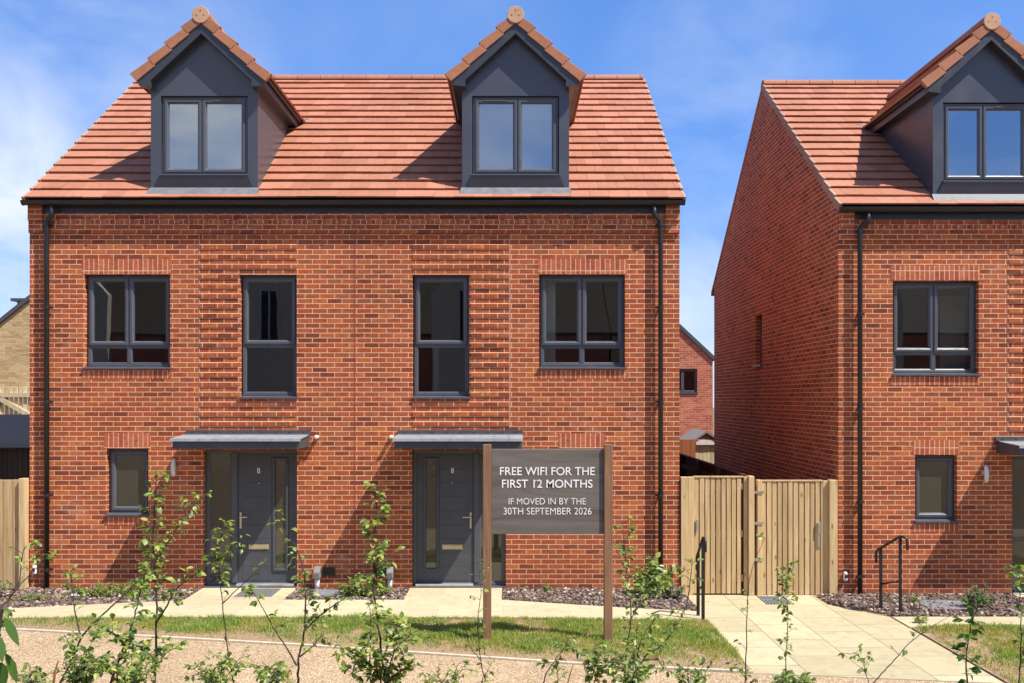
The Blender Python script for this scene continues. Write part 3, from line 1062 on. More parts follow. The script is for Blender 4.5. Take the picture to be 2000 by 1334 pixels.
def build_door(house, mir, a, b, c, d, num):
    """a..b is the whole opening: sidelight on the outer side, door on the inner side"""
    cx = lambda t: (a + t) if not mir else (b - t)          # t measured from the sidelight side
    W_ = b - a
    yf = 0.085

    def rect(t0, t1):
        return tuple(sorted((cx(t0), cx(t1))))
    fr = MB()
    fr.ring(a + 0.004, b - 0.004, c, d - 0.004, FRAME_PROF(0.05, yf, yf + 0.075))
    x0, x1 = rect(0.40, 0.50)
    fr.box(x0, x1, yf + 0.002, yf + 0.07, c + 0.05, d - 0.054)
    x0, x1 = rect(0.415, 0.485)
    fr.box(x0, x1, yf - 0.010, yf + 0.0015, c + 0.05, d - 0.054)
    frame = fr.build('door_frame', 'grey_frame', house, bevel=0.004)
    x0, x1 = rect(0.05, 0.40)
    MB().ring(x0, x1, c + 0.05, d - 0.054, [(0, yf + 0.05), (0, yf + 0.01), (0.008, yf + 0.01), (0.02, yf + 0.022), (0.02, yf + 0.05)]).build('glazing_bead', 'grey_frame', frame)
    MB().box(x0 + 0.015, x1 - 0.015, yf + 0.03, yf + 0.036, c + 0.065, d - 0.07).build('sidelight_pane', 'glass_obscure', frame)
    MB().box(a + 0.002, b - 0.002, -0.025, yf - 0.001, c - 0.03, c + 0.012).build('door_sill', 'grey_frame', frame, bevel=0.004)
    x0, x1 = rect(0.50, W_ - 0.05)
    MB().box(x0, x1, -0.03, yf - 0.002, c + 0.0125, c + 0.045).build('threshold', 'threshold', frame, bevel=0.006)
    # the door leaf, with a tall slot of glass near the hinge side
    t0, t1 = 0.505, W_ - 0.055
    l0, l1 = rect(t0, t1)
    g0, g1 = rect(t1 - 0.30, t1 - 0.15)
    gz0, gz1 = c + 0.27, d - 0.17
    ydf = yf + 0.018
    lf = MB()
    pt = lambda u, v, dd: (u, ydf + dd, v)
    hole = (g0, g1, gz0, gz1)
    z0, z1 = c + 0.05, d - 0.06
    wall_cells(lf, l0, l1, z0, z1, [hole], pt)
    reveals(lf, hole, 0.03, pt)
    reveals(lf, (l0, l1, z0, z1), 0.04, pt)
    door = lf.build('door', 'door_grey', house)
    pl = MB()
    p0, p1 = rect(t0 + 0.06, t1 - 0.36)
    zz = z0 + 0.03
    while zz < z1 - 0.1:
        ze = min(zz + 0.215, z1 - 0.03)
        pl.box(p0, p1, ydf - 0.004, ydf - 0.0005, zz, ze - 0.005)
        zz = ze
    pl.build('door_panel', 'door_grey', door, bevel=0.0015)
    MB().ring(g0 - 0.045, g1 + 0.045, gz0 - 0.045, gz1 + 0.045,
              [(0, ydf - 0.0005), (0, ydf - 0.012), (0.006, ydf - 0.018), (0.03, ydf - 0.018), (0.045, ydf - 0.002), (0.045, ydf + 0.02)]).build('glass_surround', 'door_grey', door)
    MB().box(g0 + 0.001, g1 - 0.001, ydf + 0.012, ydf + 0.018, gz0 + 0.001, gz1 - 0.001).build('door_pane', 'glass_obscure', door)
    hx = cx(t0 + 0.035)
    hz = c + 1.03
    hd = MB()
    hd.box(hx - 0.016, hx + 0.016, ydf - 0.012, ydf - 0.0006, hz - 0.15, hz + 0.10)
    ex = cx(t0 + 0.155)
    hd.tube([(hx, ydf - 0.01, hz + 0.03), (hx, ydf - 0.055, hz + 0.03), (hx + (ex - hx) * 0.1, ydf - 0.06, hz + 0.03), (ex, ydf - 0.06, hz + 0.03)], 0.012, 8)
    hd.build('door_handle', 'steel', door, bevel=0.003)
    m0, m1 = rect(t0 + 0.16, t0 + 0.47)
    lz = c + 0.56
    lp = MB().box(m0, m1, ydf - 0.014, ydf - 0.0046, lz, lz + 0.075)
    lp.box(m0 + 0.02, m1 - 0.02, ydf - 0.020, ydf - 0.0145, lz + 0.012, lz + 0.063)
    lp.build('letter_plate', 'brass', door, bevel=0.004)
    nx = cx(t0 + 0.315)
    sp = MB().tube([(nx, ydf - 0.004, d - 0.52), (nx, ydf - 0.010, d - 0.52)], 0.011, 12)
    sp.build('spy_hole', 'steel', door)
    if num:
        text_mesh('door_number', num, 'text_white', door, nx, ydf - 0.009, d - 0.365, d - 0.285, 0.045 if num == 'B' else 0.042, extr=0.006)


def build_dormer(house, cx, oz, mir, rnd):
    Z = lambda z: z + oz
    yf = 0.06
    hw = 0.82
    zb = Z(6.10)
    tan = 0.925
    zap = Z(8.60)           # underside of the roof at the middle
    ap = MB()
    zc = zap - hw * tan     # wall head at the cheeks
    w0, w1, wz0, wz1 = cx - 0.665, cx + 0.665, Z(6.325), Z(7.535)
    pt = lambda u, v, d: (u, yf + d, v)
    wall_cells(ap, cx - hw, cx + hw, zb, zc, [(w0, w1, wz0, min(wz1, zc))], pt)
    if wz1 < zc:
        pass
    reveals(ap, (w0, w1, wz0, wz1), 0.05, pt)
    ap.quad((cx - hw, yf, zc), (cx + hw, yf, zc), (cx, yf, zap))
    for s in (-1, 1):
        X = cx + s * hw
        ap.quad((X, yf, zb - 0.1), (X, 2.6, zb - 0.1), (X, 2.6, zc), (X, yf, zc))
    dorm = ap.build('dormer', 'clad', house)
    # chamfered apron under the window
    q = MB()
    q.add([(w0 - 0.01, yf - 0.045, wz0 - 0.018), (w1 + 0.01, yf - 0.045, wz0 - 0.018), (w1 + 0.09, yf - 0.002, zb + 0.02), (w0 - 0.09, yf - 0.002, zb + 0.02),
           (w0 - 0.01, yf + 0.03, wz0 - 0.018), (w1 + 0.01, yf + 0.03, wz0 - 0.018), (w1 + 0.09, yf + 0.03, zb + 0.02), (w0 - 0.09, yf + 0.03, zb + 0.02)],
          [(0, 1, 2, 3), (7, 6, 5, 4), (0, 3, 7, 4), (1, 5, 6, 2), (0, 4, 5, 1), (3, 2, 6, 7)])
    q.build('apron', 'clad', dorm)
    # lining of the room behind
    ln = MB()
    ln.quad((cx - hw + 0.1, yf + 0.14, Z(6.15)), (cx + hw - 0.1, yf + 0.14, Z(6.15)), (cx + hw - 0.1, 1.9, Z(6.15)), (cx - hw + 0.1, 1.9, Z(6.15)))
    ln.quad((cx - hw + 0.1, yf + 0.14, Z(7.7)), (cx + hw - 0.1, yf + 0.14, Z(7.7)), (cx + hw - 0.1, 1.9, Z(7.7)), (cx - hw + 0.1, 1.9, Z(7.7)))
    ln.quad((cx - hw + 0.1, 1.9, Z(6.15)), (cx + hw - 0.1, 1.9, Z(6.15)), (cx + hw - 0.1, 1.9, Z(7.7)), (cx - hw + 0.1, 1.9, Z(7.7)))
    for s in (-1, 1):
        X = cx + s * (hw - 0.1)
        ln.quad((X, yf + 0.14, Z(6.15)), (X, 1.9, Z(6.15)), (X, 1.9, Z(7.7)), (X, yf + 0.14, Z(7.7)))
    ln.build('interior_lining', 'room_wall', dorm)
    # lead flashings where it meets the tiles
    g0, g1 = hw + 0.035, hw + 0.015
    fl = MB()
    fl.hexa([(cx - g0, -0.055, roof_z(-0.055) + oz - 0.01), (cx + g0, -0.055, roof_z(-0.055) + oz - 0.01), (cx + g1, yf + 0.02, roof_z(0.08) + oz), (cx - g1, yf + 0.02, roof_z(0.08) + oz),
             (cx - g0, -0.06, roof_z(-0.055) + oz + 0.018), (cx + g0, -0.06, roof_z(-0.055) + oz + 0.018), (cx + g1, yf - 0.004, roof_z(0.08) + oz + 0.04), (cx - g1, yf - 0.004, roof_z(0.08) + oz + 0.04)])
    fl.build('lead_flashing', 'lead', dorm)
    for s in (-1, 1):
        X = cx + s * (hw + 0.08)
        yy = 2.30
        fl = MB()
        fl.hexa([(X - 0.04, yy - 0.1, roof_z(yy - 0.1) + oz), (X + 0.04, yy - 0.1, roof_z(yy - 0.1) + oz), (X + 0.02 + s * 0.16, yy + 0.12, roof_z(yy + 0.12) + oz), (X - 0.04 + s * 0.16, yy + 0.12, roof_z(yy + 0.12) + oz),
                 (X - 0.04, yy - 0.1, roof_z(yy - 0.1) + oz + 0.04), (X + 0.04, yy - 0.1, roof_z(yy - 0.1) + oz + 0.04), (X + 0.02 + s * 0.16, yy + 0.12, roof_z(yy + 0.12) + oz + 0.02), (X - 0.04 + s * 0.16, yy + 0.12, roof_z(yy + 0.12) + oz + 0.02)])
        fl.build('lead_flashing', 'lead', dorm)
    # roof of the dormer: tiled slopes with stepped verges
    yv = -0.085
    half = 1.03
    ang = math.atan(tan)
    sl = half / math.cos(ang)
    top = zap + 0.135
    ncs = 4
    g = sl / ncs
    for s in (-1, 1):
        tl, vt, uf, bb, ev = MB(), MB(), MB(), MB(), MB()
        dsv = Vector((-s * math.cos(ang), 0, math.sin(ang)))
        dnv = Vector((s * math.sin(ang), 0, math.cos(ang)))
        duv = Vector((0, 1, 0))
        o0 = Vector((cx + s * half, 0, top - half * tan))
        yend = 3.75
        for i in range(ncs):
            y = yv + 0.10 + (0.15 if i % 2 else 0.0)
            ys = [yv + 0.05] + [y + 0.3 * k for k in range(1, 14) if y + 0.3 * k < yend] + [yend]
            for u0, u1 in zip(ys[:-1], ys[1:]):
                j = rnd.uniform(-0.002, 0.002)
                tile_prism(tl, o0, duv, dnv, dsv, u0, u1 - 0.003, i * g, (i + 1) * g + (0.06 if i < ncs - 1 else 0.0), 0.006 + j, 0.036 + j, -0.012, 0.006)
            # cloaked verge unit: deep front lip
            tile_prism(vt, o0, duv, dnv, dsv, yv - 0.022, yv + 0.05, i * g - 0.012, (i + 1) * g + 0.004, -0.092, 0.058, -0.116, 0.010)
            # mortar/clip gap shows pale at each step
        # boarding under the tiles
        tile_prism(uf, o0, duv, dnv, dsv, yv + 0.03, yend, 0.02, sl - 0.02, -0.055, -0.014, -0.055, -0.014)
        # bargeboard on the front and the boxed eaves return
        b0 = Vector((cx + s * 0.95, 0, 0))
        zo = lambda h: zap + 0.045 - h * tan       # top edge of bargeboard
        zi = lambda h: zap - 0.165 - h * tan       # lower edge
        hx = 0.95
        poly = [(cx, yv, zo(0)), (cx + s * hx, yv, zo(hx)), (cx + s * hx, yv, zo(hx) - 0.115), (cx + s * 0.765, yv, zo(hx) - 0.135),
                (cx + s * 0.765, yv, zi(0.765)), (cx, yv, zi(0))]
        if zi(0.765) < zo(hx) - 0.135:
            poly = [(cx, yv, zo(0)), (cx + s * hx, yv, zo(hx)), (cx + s * hx, yv, zo(hx) - 0.115), (cx + s * (0.74), yv, zi(0.74)), (cx, yv, zi(0))]
        if s > 0:
            poly = poly[::-1]
        bb.extrude(poly, (0, 0.144 if s < 0 else 0.1441, 0))
        zs = zo(hx) - 0.115
        # side fascia and soffit running back along the cheek
        ev.hexa([(cx + s * 0.93, yv + 0.1445, zs), (cx + s * 0.95, yv + 0.1445, zs), (cx + s * 0.95, 2.7, zs), (cx + s * 0.93, 2.7, zs),
                 (cx + s * 0.93, yv + 0.1445, zo(hx)), (cx + s * 0.95, yv + 0.1445, zo(hx)), (cx + s * 0.95, 2.7, zo(hx)), (cx + s * 0.93, 2.7, zo(hx))])
        ev.quad((cx + s * 0.93, yv + 0.1445, zs + 0.012), (cx + s * 0.815, yv + 0.1445, zs + 0.012), (cx + s * 0.815, 2.7, zs + 0.012), (cx + s * 0.93, 2.7, zs + 0.012))
        tl.build('dormer_roof', 'roof_tile', dorm)
        vt.build('dormer_verge', 'verge_tile', dorm, bevel=0.004)
        uf.build('roof_board', 'fascia', dorm)
        bb.build('bargeboard', 'barge', dorm)
        ev.build('eaves_fascia', 'clad', dorm)
    # ridge with a round end cap
    rc = MB()
    rr, rz = 0.125, top - 0.025
    y = yv - 0.012
    while y < 3.55:
        rc.extrude([(cx + rr * math.cos(t), y, rz + rr * math.sin(t)) for t in [R(-12) + R(204) * k / 12 for k in range(13)]], (0, 0.444, 0))
        y += 0.45
    rc.build('ridge_tile', 'roof_tile', dorm)
    ec = MB()
    ec.extrude([(cx + rr * 1.02 * math.cos(t), yv - 0.034, rz + rr * 1.02 * math.sin(t)) for t in [2 * math.pi * k / 28 for k in range(28)]], (0, 0.022, 0))
    ec.build('ridge_end_cap', 'cap_tile', dorm, bevel=0.004)
    dots = MB()
    for dx_, dz_ in ((-0.06, -0.01), (0.05, -0.012), (0.0, 0.06)):
        dots.tube([(cx + dx_, yv - 0.0345, rz + dz_), (cx + dx_, yv - 0.037, rz + dz_)], 0.008, 8)
    dots.build('cap_fixing', 'black_plastic', dorm)
    m = cx - 0.045 if not mir else cx + 0.03
    a, b, c, d = w0 + 0.012, w1 - 0.012, wz0 + 0.008, wz1 - 0.012
    vent = (m + 0.12, b - 0.10) if not mir else (a + 0.10, m - 0.12)
    make_window(house, a, b, c, d, yf + 0.035,
                [(a + 0.035, m - 0.008, c + 0.035, d - 0.035, 'sash'), (m + 0.008, b - 0.035, c + 0.035, d - 0.035, 'sash')],
                mullions=[(m, c + 0.03, d - 0.03)], vent=(vent[0] + 0.06, vent[1] - 0.06, d - 0.058), glass='glass_sky', sill=False)
    MB().box(w0 - 0.015, w1 + 0.015, yf - 0.05, yf + 0.06, wz0 - 0.017, wz0 + 0.004).build('sill', 'grey_frame', dorm)


HOUSE_L = build_house(0.0, 0.0, 'wide pair of red brick semi-detached homes with two whole dormers, left of the timber gates',
                      (-4.715, 0.055), seed=3)
HOUSE_R = build_house(12.34, -0.10, 'red brick home with a long shaded side wall, cut off by the right picture edge',
                      (7.27, 12.60), door_numbers=(None, None), side_window=True, seed=5, wavy=0.006)

# ------------------------------------------------------------------ the ground
def sheet(name, mat, poly, z, thick=0.22, kind='structure', edge_mat=None, bevel=0.0):
    mb = MB()
    mb.extrude([(x, y, z - thick) for x, y in poly], (0, 0, thick))
    o = mb.build(name, mat, kind=kind, bevel=bevel)
    return o


def smooth(a, b, t):
    t = max(0.0, min(1.0, (t - a) / (b - a)))
    return t * t * (3 - 2 * t)


def ground_z(x, y):
    z = -0.30
    bank = smooth(-5.35, -9.0, y) * 1.50 * (1 - smooth(-19, -24, y)) * (1 - smooth(30, 45, abs(x)))
    back = smooth(6.0, 10.0, y) * smooth(-8.0, -9.5, x) * 1.5 * (1 - smooth(-60, -80, x))
    return z + bank + back


def build_ground():
    xs = sorted(set([-200, -120, -80, -60, -45, -35] + [round(-30 + 0.6 * i, 2) for i in range(101)] + [35, 45, 60, 80, 120, 200]))
    ys = sorted(set([-150, -100, -70, -50, -40] + [round(-30 + 0.6 * i, 2) for i in range(80)] + [20, 25, 30, 40, 60, 90, 130, 200, 300]))
    mb = MB()
    for j, y in enumerate(ys):
        for i, x in enumerate(xs):
            mb.v.append((x, y, ground_z(x, y) + (0.05 * mnoise.noise(Vector((x * 0.7, y * 0.7, 0))) if y < -6 else 0)))
    n = len(xs)
    for j in range(len(ys) - 1):
        for i in range(n - 1):
            mb.f.append((j * n + i, j * n + i + 1, (j + 1) * n + i + 1, (j + 1) * n + i))
    mb.build('ground', 'soil', kind='structure', smooth=True)


build_ground()
KERB = [(-14.0, -1.25), (-6.28, -2.43), (-4.3, -2.80), (-2.4, -3.18), (-0.22, -3.70), (1.0, -3.98), (2.56, -4.22)]
KERB_R = [(5.22, -4.62), (8.0, -5.0), (16.0, -5.3)]
PF = [(-14.0, -1.97), (-6.7, -1.93), (-4.0, -1.88), (0.0, -1.90), (2.56, -2.05)]        # front edge of the path
PR = [(-14.0, -1.55), (-6.93, -1.38), (-4.70, -0.86), (-3.27, -0.84), (-1.55, -0.84), (-0.15, -0.84), (1.4, -1.30), (2.56, -1.55)]   # rear edge

sheet('gravel_bed', 'verge_soil', [(-7.8, -1.6), (2.56, -1.62), (2.56, 0.0), (-7.8, 0.0)], -0.012)
sheet('path', 'paving', PF[1:] + PR[:0:-1], 0.012)
sheet('path', 'paving', [(-4.70, -0.856), (-3.275, -0.838), (-3.275, 0.0), (-4.70, 0.0)], 0.0125)
sheet('path', 'paving', [(-1.55, -0.838), (-0.15, -0.838), (-0.15, 0.0), (-1.55, 0.0)], 0.0125)
lawn_l = [(x, y) for x, y in KERB[1:]] + [(x, y - 0.004) for x, y in PF[:0:-1]]
sheet('lawn', 'verge_soil', lawn_l, 0.0)
kb = MB()
for (x0, y0), (x1, y1) in zip(KERB[:-1], KERB[1:]):
    kb.hexa([(x0, y0 - 0.052, -0.25), (x1, y1 - 0.052, -0.25), (x1, y1 - 0.003, -0.25), (x0, y0 - 0.003, -0.25),
             (x0, y0 - 0.052, 0.006), (x1, y1 - 0.052, 0.006), (x1, y1 - 0.003, 0.006), (x0, y0 - 0.003, 0.006)])
kb.build('kerb', 'kerb_stone', kind='structure')
kb = MB()
for (x0, y0), (x1, y1) in (((2.57, -4.245), (5.215, -4.615)), ((5.215, -4.615), (8.0, -4.99)), ((8.0, -4.99), (16.0, -5.29))):
    kb.hexa([(x0, y0 - 0.052, -0.3), (x1, y1 - 0.052, -0.3), (x1, y1 - 0.003, -0.3), (x0, y0 - 0.003, -0.3),
             (x0, y0 - 0.052, -0.006), (x1, y1 - 0.052, -0.006), (x1, y1 - 0.003, -0.09), (x0, y0 - 0.003, -0.09)])
kb.build('kerb', 'kerb_stone', kind='structure')
road = [(-14.0, -6.2), (16.0, -6.2), (16.0, -5.36)] + [(x, y - 0.056) for x, y in KERB_R[1::-1]] + [(2.56, -4.30)] + [(x, y - 0.056) for x, y in KERB[-2::-1]]
sheet('road', 'resin_gravel', road, -0.014)
DRV = [(2.58, -4.245), (5.20, -4.61), (5.20, 0.25), (2.58, 0.25)]
sheet('driveway', 'drive_slabs', DRV, -0.105)
sheet('driveway', 'drive_slabs', [(2.60, 0.254), (4.95, 0.254), (4.95, 9.0), (2.60, 9.0)], -0.109)
sheet('gravel_bed', 'verge_soil', [(4.60, -0.62), (5.24, -1.44), (7.60, -1.44), (7.60, 0.0), (4.60, 0.0)], -0.098)
sheet('path', 'paving', [(5.204, -2.0), (5.75, -1.88), (16.0, -1.85), (16.0, -1.44), (5.204, -1.44)], -0.088)
sheet('path', 'paving', [(7.63, -1.436), (9.06, -1.436), (9.06, 0.0), (7.63, 0.0)], -0.0875)
sheet('lawn', 'verge_soil', [(5.225, -4.61), (8.0, -4.985), (16.0, -5.285), (16.0, -1.856), (5.77, -1.886), (5.225, -2.006)], -0.097)


# ---- grass, one blade of two faces at a time
def inside(poly, x, y):
    c = False
    n = len(poly)
    for i in range(n):
        x1, y1 = poly[i]
        x2, y2 = poly[(i + 1) % n]
        if (y1 > y) != (y2 > y) and x < (x2 - x1) * (y - y1) / (y2 - y1) + x1:
            c = not c
    return c


def grass(name, poly, z, dens, hmin, hmax, thin_edge=None):
    xs = [p[0] for p in poly]
    ys = [p[1] for p in poly]
    x0, x1, y0, y1 = max(min(xs), -8.5), min(max(xs), 9.5), min(ys), max(ys)
    n = int((x1 - x0) * (y1 - y0) * dens)
    V, F = [], []
    for k in range(n):
        x, y = random.uniform(x0, x1), random.uniform(y0, y1)
        if not inside(poly, x, y):
            continue
        pn = mnoise.noise(Vector((x * 1.7, y * 1.7, 3.0)))
        pn2 = mnoise.noise(Vector((x * 6.0, y * 6.0, 8.0)))
        keep = 0.70 + 0.95 * pn + 0.6 * pn2
        if thin_edge:
            keep *= thin_edge(x, y)
        if random.random() > keep:
            continue
        h = random.uniform(hmin, hmax) * (1.0 + 0.9 * max(0, pn2 + pn))
        a = random.uniform(0, 2 * math.pi)
        w = random.uniform(0.0022, 0.0045)
        lx, ly = math.cos(a), math.sin(a)
        t = random.uniform(0.1, 0.8) * h
        b = random.uniform(0, 2 * math.pi)
        ox, oy = math.cos(b) * t, math.sin(b) * t
        i = len(V)
        V += [(x - lx * w, y - ly * w, z - 0.004), (x + lx * w, y + ly * w, z - 0.004), (x + ox * 0.35 + lx * w * 0.8, y + oy * 0.35 + ly * w * 0.8, z + h * 0.6),
              (x + ox * 0.35 - lx * w * 0.8, y + oy * 0.35 - ly * w * 0.8, z + h * 0.6), (x + ox, y + oy, z + h)]
        F += [(i, i + 1, i + 2, i + 3), (i + 3, i + 2, i + 4)]
    mb = MB()
    mb.v, mb.f = V, F
    return mb.build(name, 'grass_blade', kind='stuff')


def kerb_dist(x, y):
    for (x0, y0), (x1, y1) in zip(KERB[:-1], KERB[1:]):
        if x0 <= x <= x1:
            return y - (y0 + (y1 - y0) * (x - x0) / (x1 - x0))
    return 1.0


g1 = grass('grass', lawn_l, 0.0, 6800, 0.018, 0.055, lambda x, y: max(0.03, min(1.3, (kerb_dist(x, y) - 0.10 - 0.10 * mnoise.noise(Vector((x * 1.3, 0.5, 2))) - (0.08 if x > 0 else 0)) * 2.4)) * (1.25 if x > -0.5 else 1.0))
tag(g1, 'strip of sunlit patchy grass along the paved path before the brick homes', 'grass')
g2 = grass('grass', [(5.26, -4.6), (8.0, -4.95), (9.5, -5.0), (9.5, -1.87), (5.8, -1.90), (5.26, -2.02)], -0.097, 5200, 0.018, 0.05, lambda x, y: 0.35 + min(1.0, (x - 5.2) * 1.6))
tag(g2, 'patch of lawn right of the buff paved drive', 'grass')


# ---- pebbles of the planting beds
def pebbles(name, poly, z, dens, avoid=(), label=None):
    ico_v, ico_f = ico()
    xs = [p[0] for p in poly]
    ys = [p[1] for p in poly]
    mb = MB()
    n = int((max(xs) - min(xs)) * (max(ys) - min(ys)) * dens)
    for k in range(n):
        x, y = random.uniform(min(xs), max(xs)), random.uniform(min(ys), max(ys))
        if not inside(poly, x, y) or any(a < x < b and c < y < d for a, b, c, d in avoid):
            continue
        r = random.uniform(0.013, 0.030)
        sx, sy, sz = r * random.uniform(0.9, 1.5), r * random.uniform(0.8, 1.2), r * random.uniform(0.55, 0.9)
        a = random.uniform(0, math.pi)
        ca, sa = math.cos(a), math.sin(a)
        zz = z + random.uniform(0.2, 1.1) * sz + random.choice((0, 0, 0.012))
        vs = []
        for (px, py, pz) in ico_v:
            q = 1 + random.uniform(-0.16, 0.16)
            X, Y = px * sx * q, py * sy * q
            vs.append((x + X * ca - Y * sa, y + X * sa + Y * ca, zz + pz * sz * q))
        mb.add(vs, ico_f)
    o = mb.build(name, 'pebble', kind='stuff')
    return tag(o, label, 'pebbles')


def ico():
    t = (1 + 5 ** 0.5) / 2
    v = [(-1, t, 0), (1, t, 0), (-1, -t, 0), (1, -t, 0), (0, -1, t), (0, 1, t), (0, -1, -t), (0, 1, -t), (t, 0, -1), (t, 0, 1), (-t, 0, -1), (-t, 0, 1)]
    l = (1 + t * t) ** 0.5
    f = [(0, 11, 5), (0, 5, 1), (0, 1, 7), (0, 7, 10), (0, 10, 11), (1, 5, 9), (5, 11, 4), (11, 10, 2), (10, 7, 6), (7, 1, 8),
         (3, 9, 4), (3, 4, 2), (3, 2, 6), (3, 6, 8), (3, 8, 9), (4, 9, 5), (2, 4, 11), (6, 2, 10), (8, 6, 7), (9, 8, 1)]
    return [(a / l, b / l, c / l) for a, b, c in v], f


pebbles('gravel', [(-7.7, -1.55), (-6.93, -1.36), (-4.72, -0.84), (-4.72, -0.02), (-7.7, -0.02)], -0.012, 1300,
        label='purple brown gravel under the small ground-floor window at the far left')
pebbles('gravel', [(-3.26, -0.82), (-1.57, -0.82), (-1.57, -0.02), (-3.26, -0.02)], -0.012, 1300, label='gravel bed between the two grey front doors')
pebbles('gravel', [(-0.13, -0.82), (1.4, -1.28), (2.55, -1.53), (2.55, -0.02), (-0.13, -0.02)], -0.012, 1300, label='gravel bed behind the wooden notice board')
pebbles('gravel', [(4.62, -0.62), (5.25, -1.42), (7.6, -1.42), (7.6, -0.02), (4.97, -0.02), (4.62, -0.08)], -0.098, 1300, label='gravel bed right of the gates below the black handrail')

# ------------------------------------------------------------------ things lying on the ground
x0, x1 = -4.05, -3.50
o = MB().box(x0, x1, -0.66, -0.08, 0.0, 0.018).build('doormat', 'mat_fibre', root=((x0 + x1) / 2, -0.35, 0.013), bevel=0.004)
o.data.transform(Matrix.Translation((0, 0, 0.0)))
tag(o, 'dark grey doormat on the paving before the door lettered B', 'doormat')
th = thing('manhole_cover', (6.2, -0.9, -0.09), 'grey manhole cover in the gravel right of the black handrail', 'manhole cover')
MB().box(5.9, 6.55, -1.05, -0.5, -0.1, -0.062).build('cover_plate', 'cover_grey', th, bevel=0.006)
th = thing('manhole_cover', (-2.6, -0.45, -0.0), 'grey manhole cover in the gravel between the two front doors', 'manhole cover')
MB().box(-2.9, -2.3, -0.6, -0.22, -0.02, 0.028).build('cover_plate', 'cover_grey', th, bevel=0.006)
dg_ = MB()
for i in range(9):
    dg_.box(3.72 + i * 0.045, 3.745 + i * 0.045, -0.62, -0.12, -0.104, -0.092)
for y in (-0.62, -0.37, -0.14):
    dg_.box(3.71, 4.12, y, y + 0.025, -0.1035, -0.0915)
o = dg_.build('drain_grate', 'cover_grey', root=(3.9, -0.37, -0.104))
tag(o, 'grey drain grate in the drive just before the timber gates', 'drain grate')
pp = MB()
pv, pf = ico()
pp.add([(-6.35 + a * 0.10, -0.62 + b * 0.07, 0.035 + c * 0.03 * (1 + 0.4 * a)) for a, b, c in pv], pf)
pp.add([(-6.24 + a * 0.09, -0.60 + b * 0.06, 0.04 + c * 0.026 * (1 - 0.4 * a)) for a, b, c in pv], pf)
o = pp.build('paper_scrap', 'white_plastic', root=(-6.3, -0.61, 0.0))
tag(o, 'crumpled white scrap lying on the gravel below the small window', 'litter')

# ------------------------------------------------------------------ the notice board
def build_sign():
    D = 11.0
    t = thing('notice_board', (0.43, CAMY + D, 0.0), 'wooden notice board on two brown posts offering free wifi, standing in the grass', 'sign')
    pxm = FPX / D
    X = lambda px: (px - HX) / pxm
    Zz = lambda py: CAMZ - (py - HY) / pxm
    y0 = CAMY + D
    zt, zb, bt = Zz(877), Zz(1043), Zz(868)
    for a, b in ((943.5, 959.5), (1179.5, 1195.5)):
        m = MB()
        m.box(X(a), X(b), y0 - 0.049, y0 + 0.049, -0.12, bt)
        m.build('post', 'post_brown', t, bevel=0.004)
    bd = MB().box(X(959.5) + 0.0005, X(1179.5) - 0.0005, y0 - 0.015, y0 + 0.025, zb, zt)
    board = bd.build('board', 'sign_board', t, bevel=0.003)
    yb = y0 - 0.0175
    for body, px0, px1, pa, pb, bold in (("FREE WIFI FOR THE", 976.5, 1161.5, 912, 928, 0.004), ("FIRST 12 MONTHS", 980.5, 1157, 936.5, 952.5, 0.004),
                                         ("IF MOVED IN BY THE", 993.5, 1144, 972.5, 985, -0.010), ("30TH SEPTEMBER 2026", 983.5, 1155, 991.5, 1004.5, -0.010)):
        text_mesh('lettering', body, 'text_white', board, X((px0 + px1) / 2), yb, Zz(pb), Zz(pa), (px1 - px0) / pxm, extr=0.003, bold=bold)


    # the flag of the figure one
    fx_, fz = X(1047.5), Zz(936.5)
    w = 2.4 / pxm
    m = MB().hexa([(fx_ - 4.6 / pxm, yb - 0.002, fz - 4.6 / pxm), (fx_ - 4.6 / pxm, yb + 0.001, fz - 4.6 / pxm), (fx_ - 3.6 / pxm, yb + 0.001, fz - 2.9 / pxm), (fx_ - 3.6 / pxm, yb - 0.002, fz - 2.9 / pxm),
                   (fx_ + 0.2 / pxm, yb - 0.002, fz - 1.9 / pxm), (fx_ + 0.2 / pxm, yb + 0.001, fz - 1.9 / pxm), (fx_ + 0.2 / pxm, yb + 0.001, fz - 0.1 / pxm), (fx_ + 0.2 / pxm, yb - 0.002, fz - 0.1 / pxm)])
    m.build('lettering', 'text_white', board)


build_sign()

# ------------------------------------------------------------------ gates, fences, handrails
def boards(mb, x0, x1, y0, y1, z0, z1, w=0.098, gap=0.013, jit=0.004, top=None):
    x = x0
    while x < x1 - 0.03:
        e = min(x + w + random.uniform(-0.006, 0.006), x1)
        j = random.uniform(-jit, jit)
        zt = (top(x) if top else z1) + random.uniform(-0.004, 0.004)
        mb.box(x, e, y0 + j, y1 + j, z0, zt)
        x = e + gap


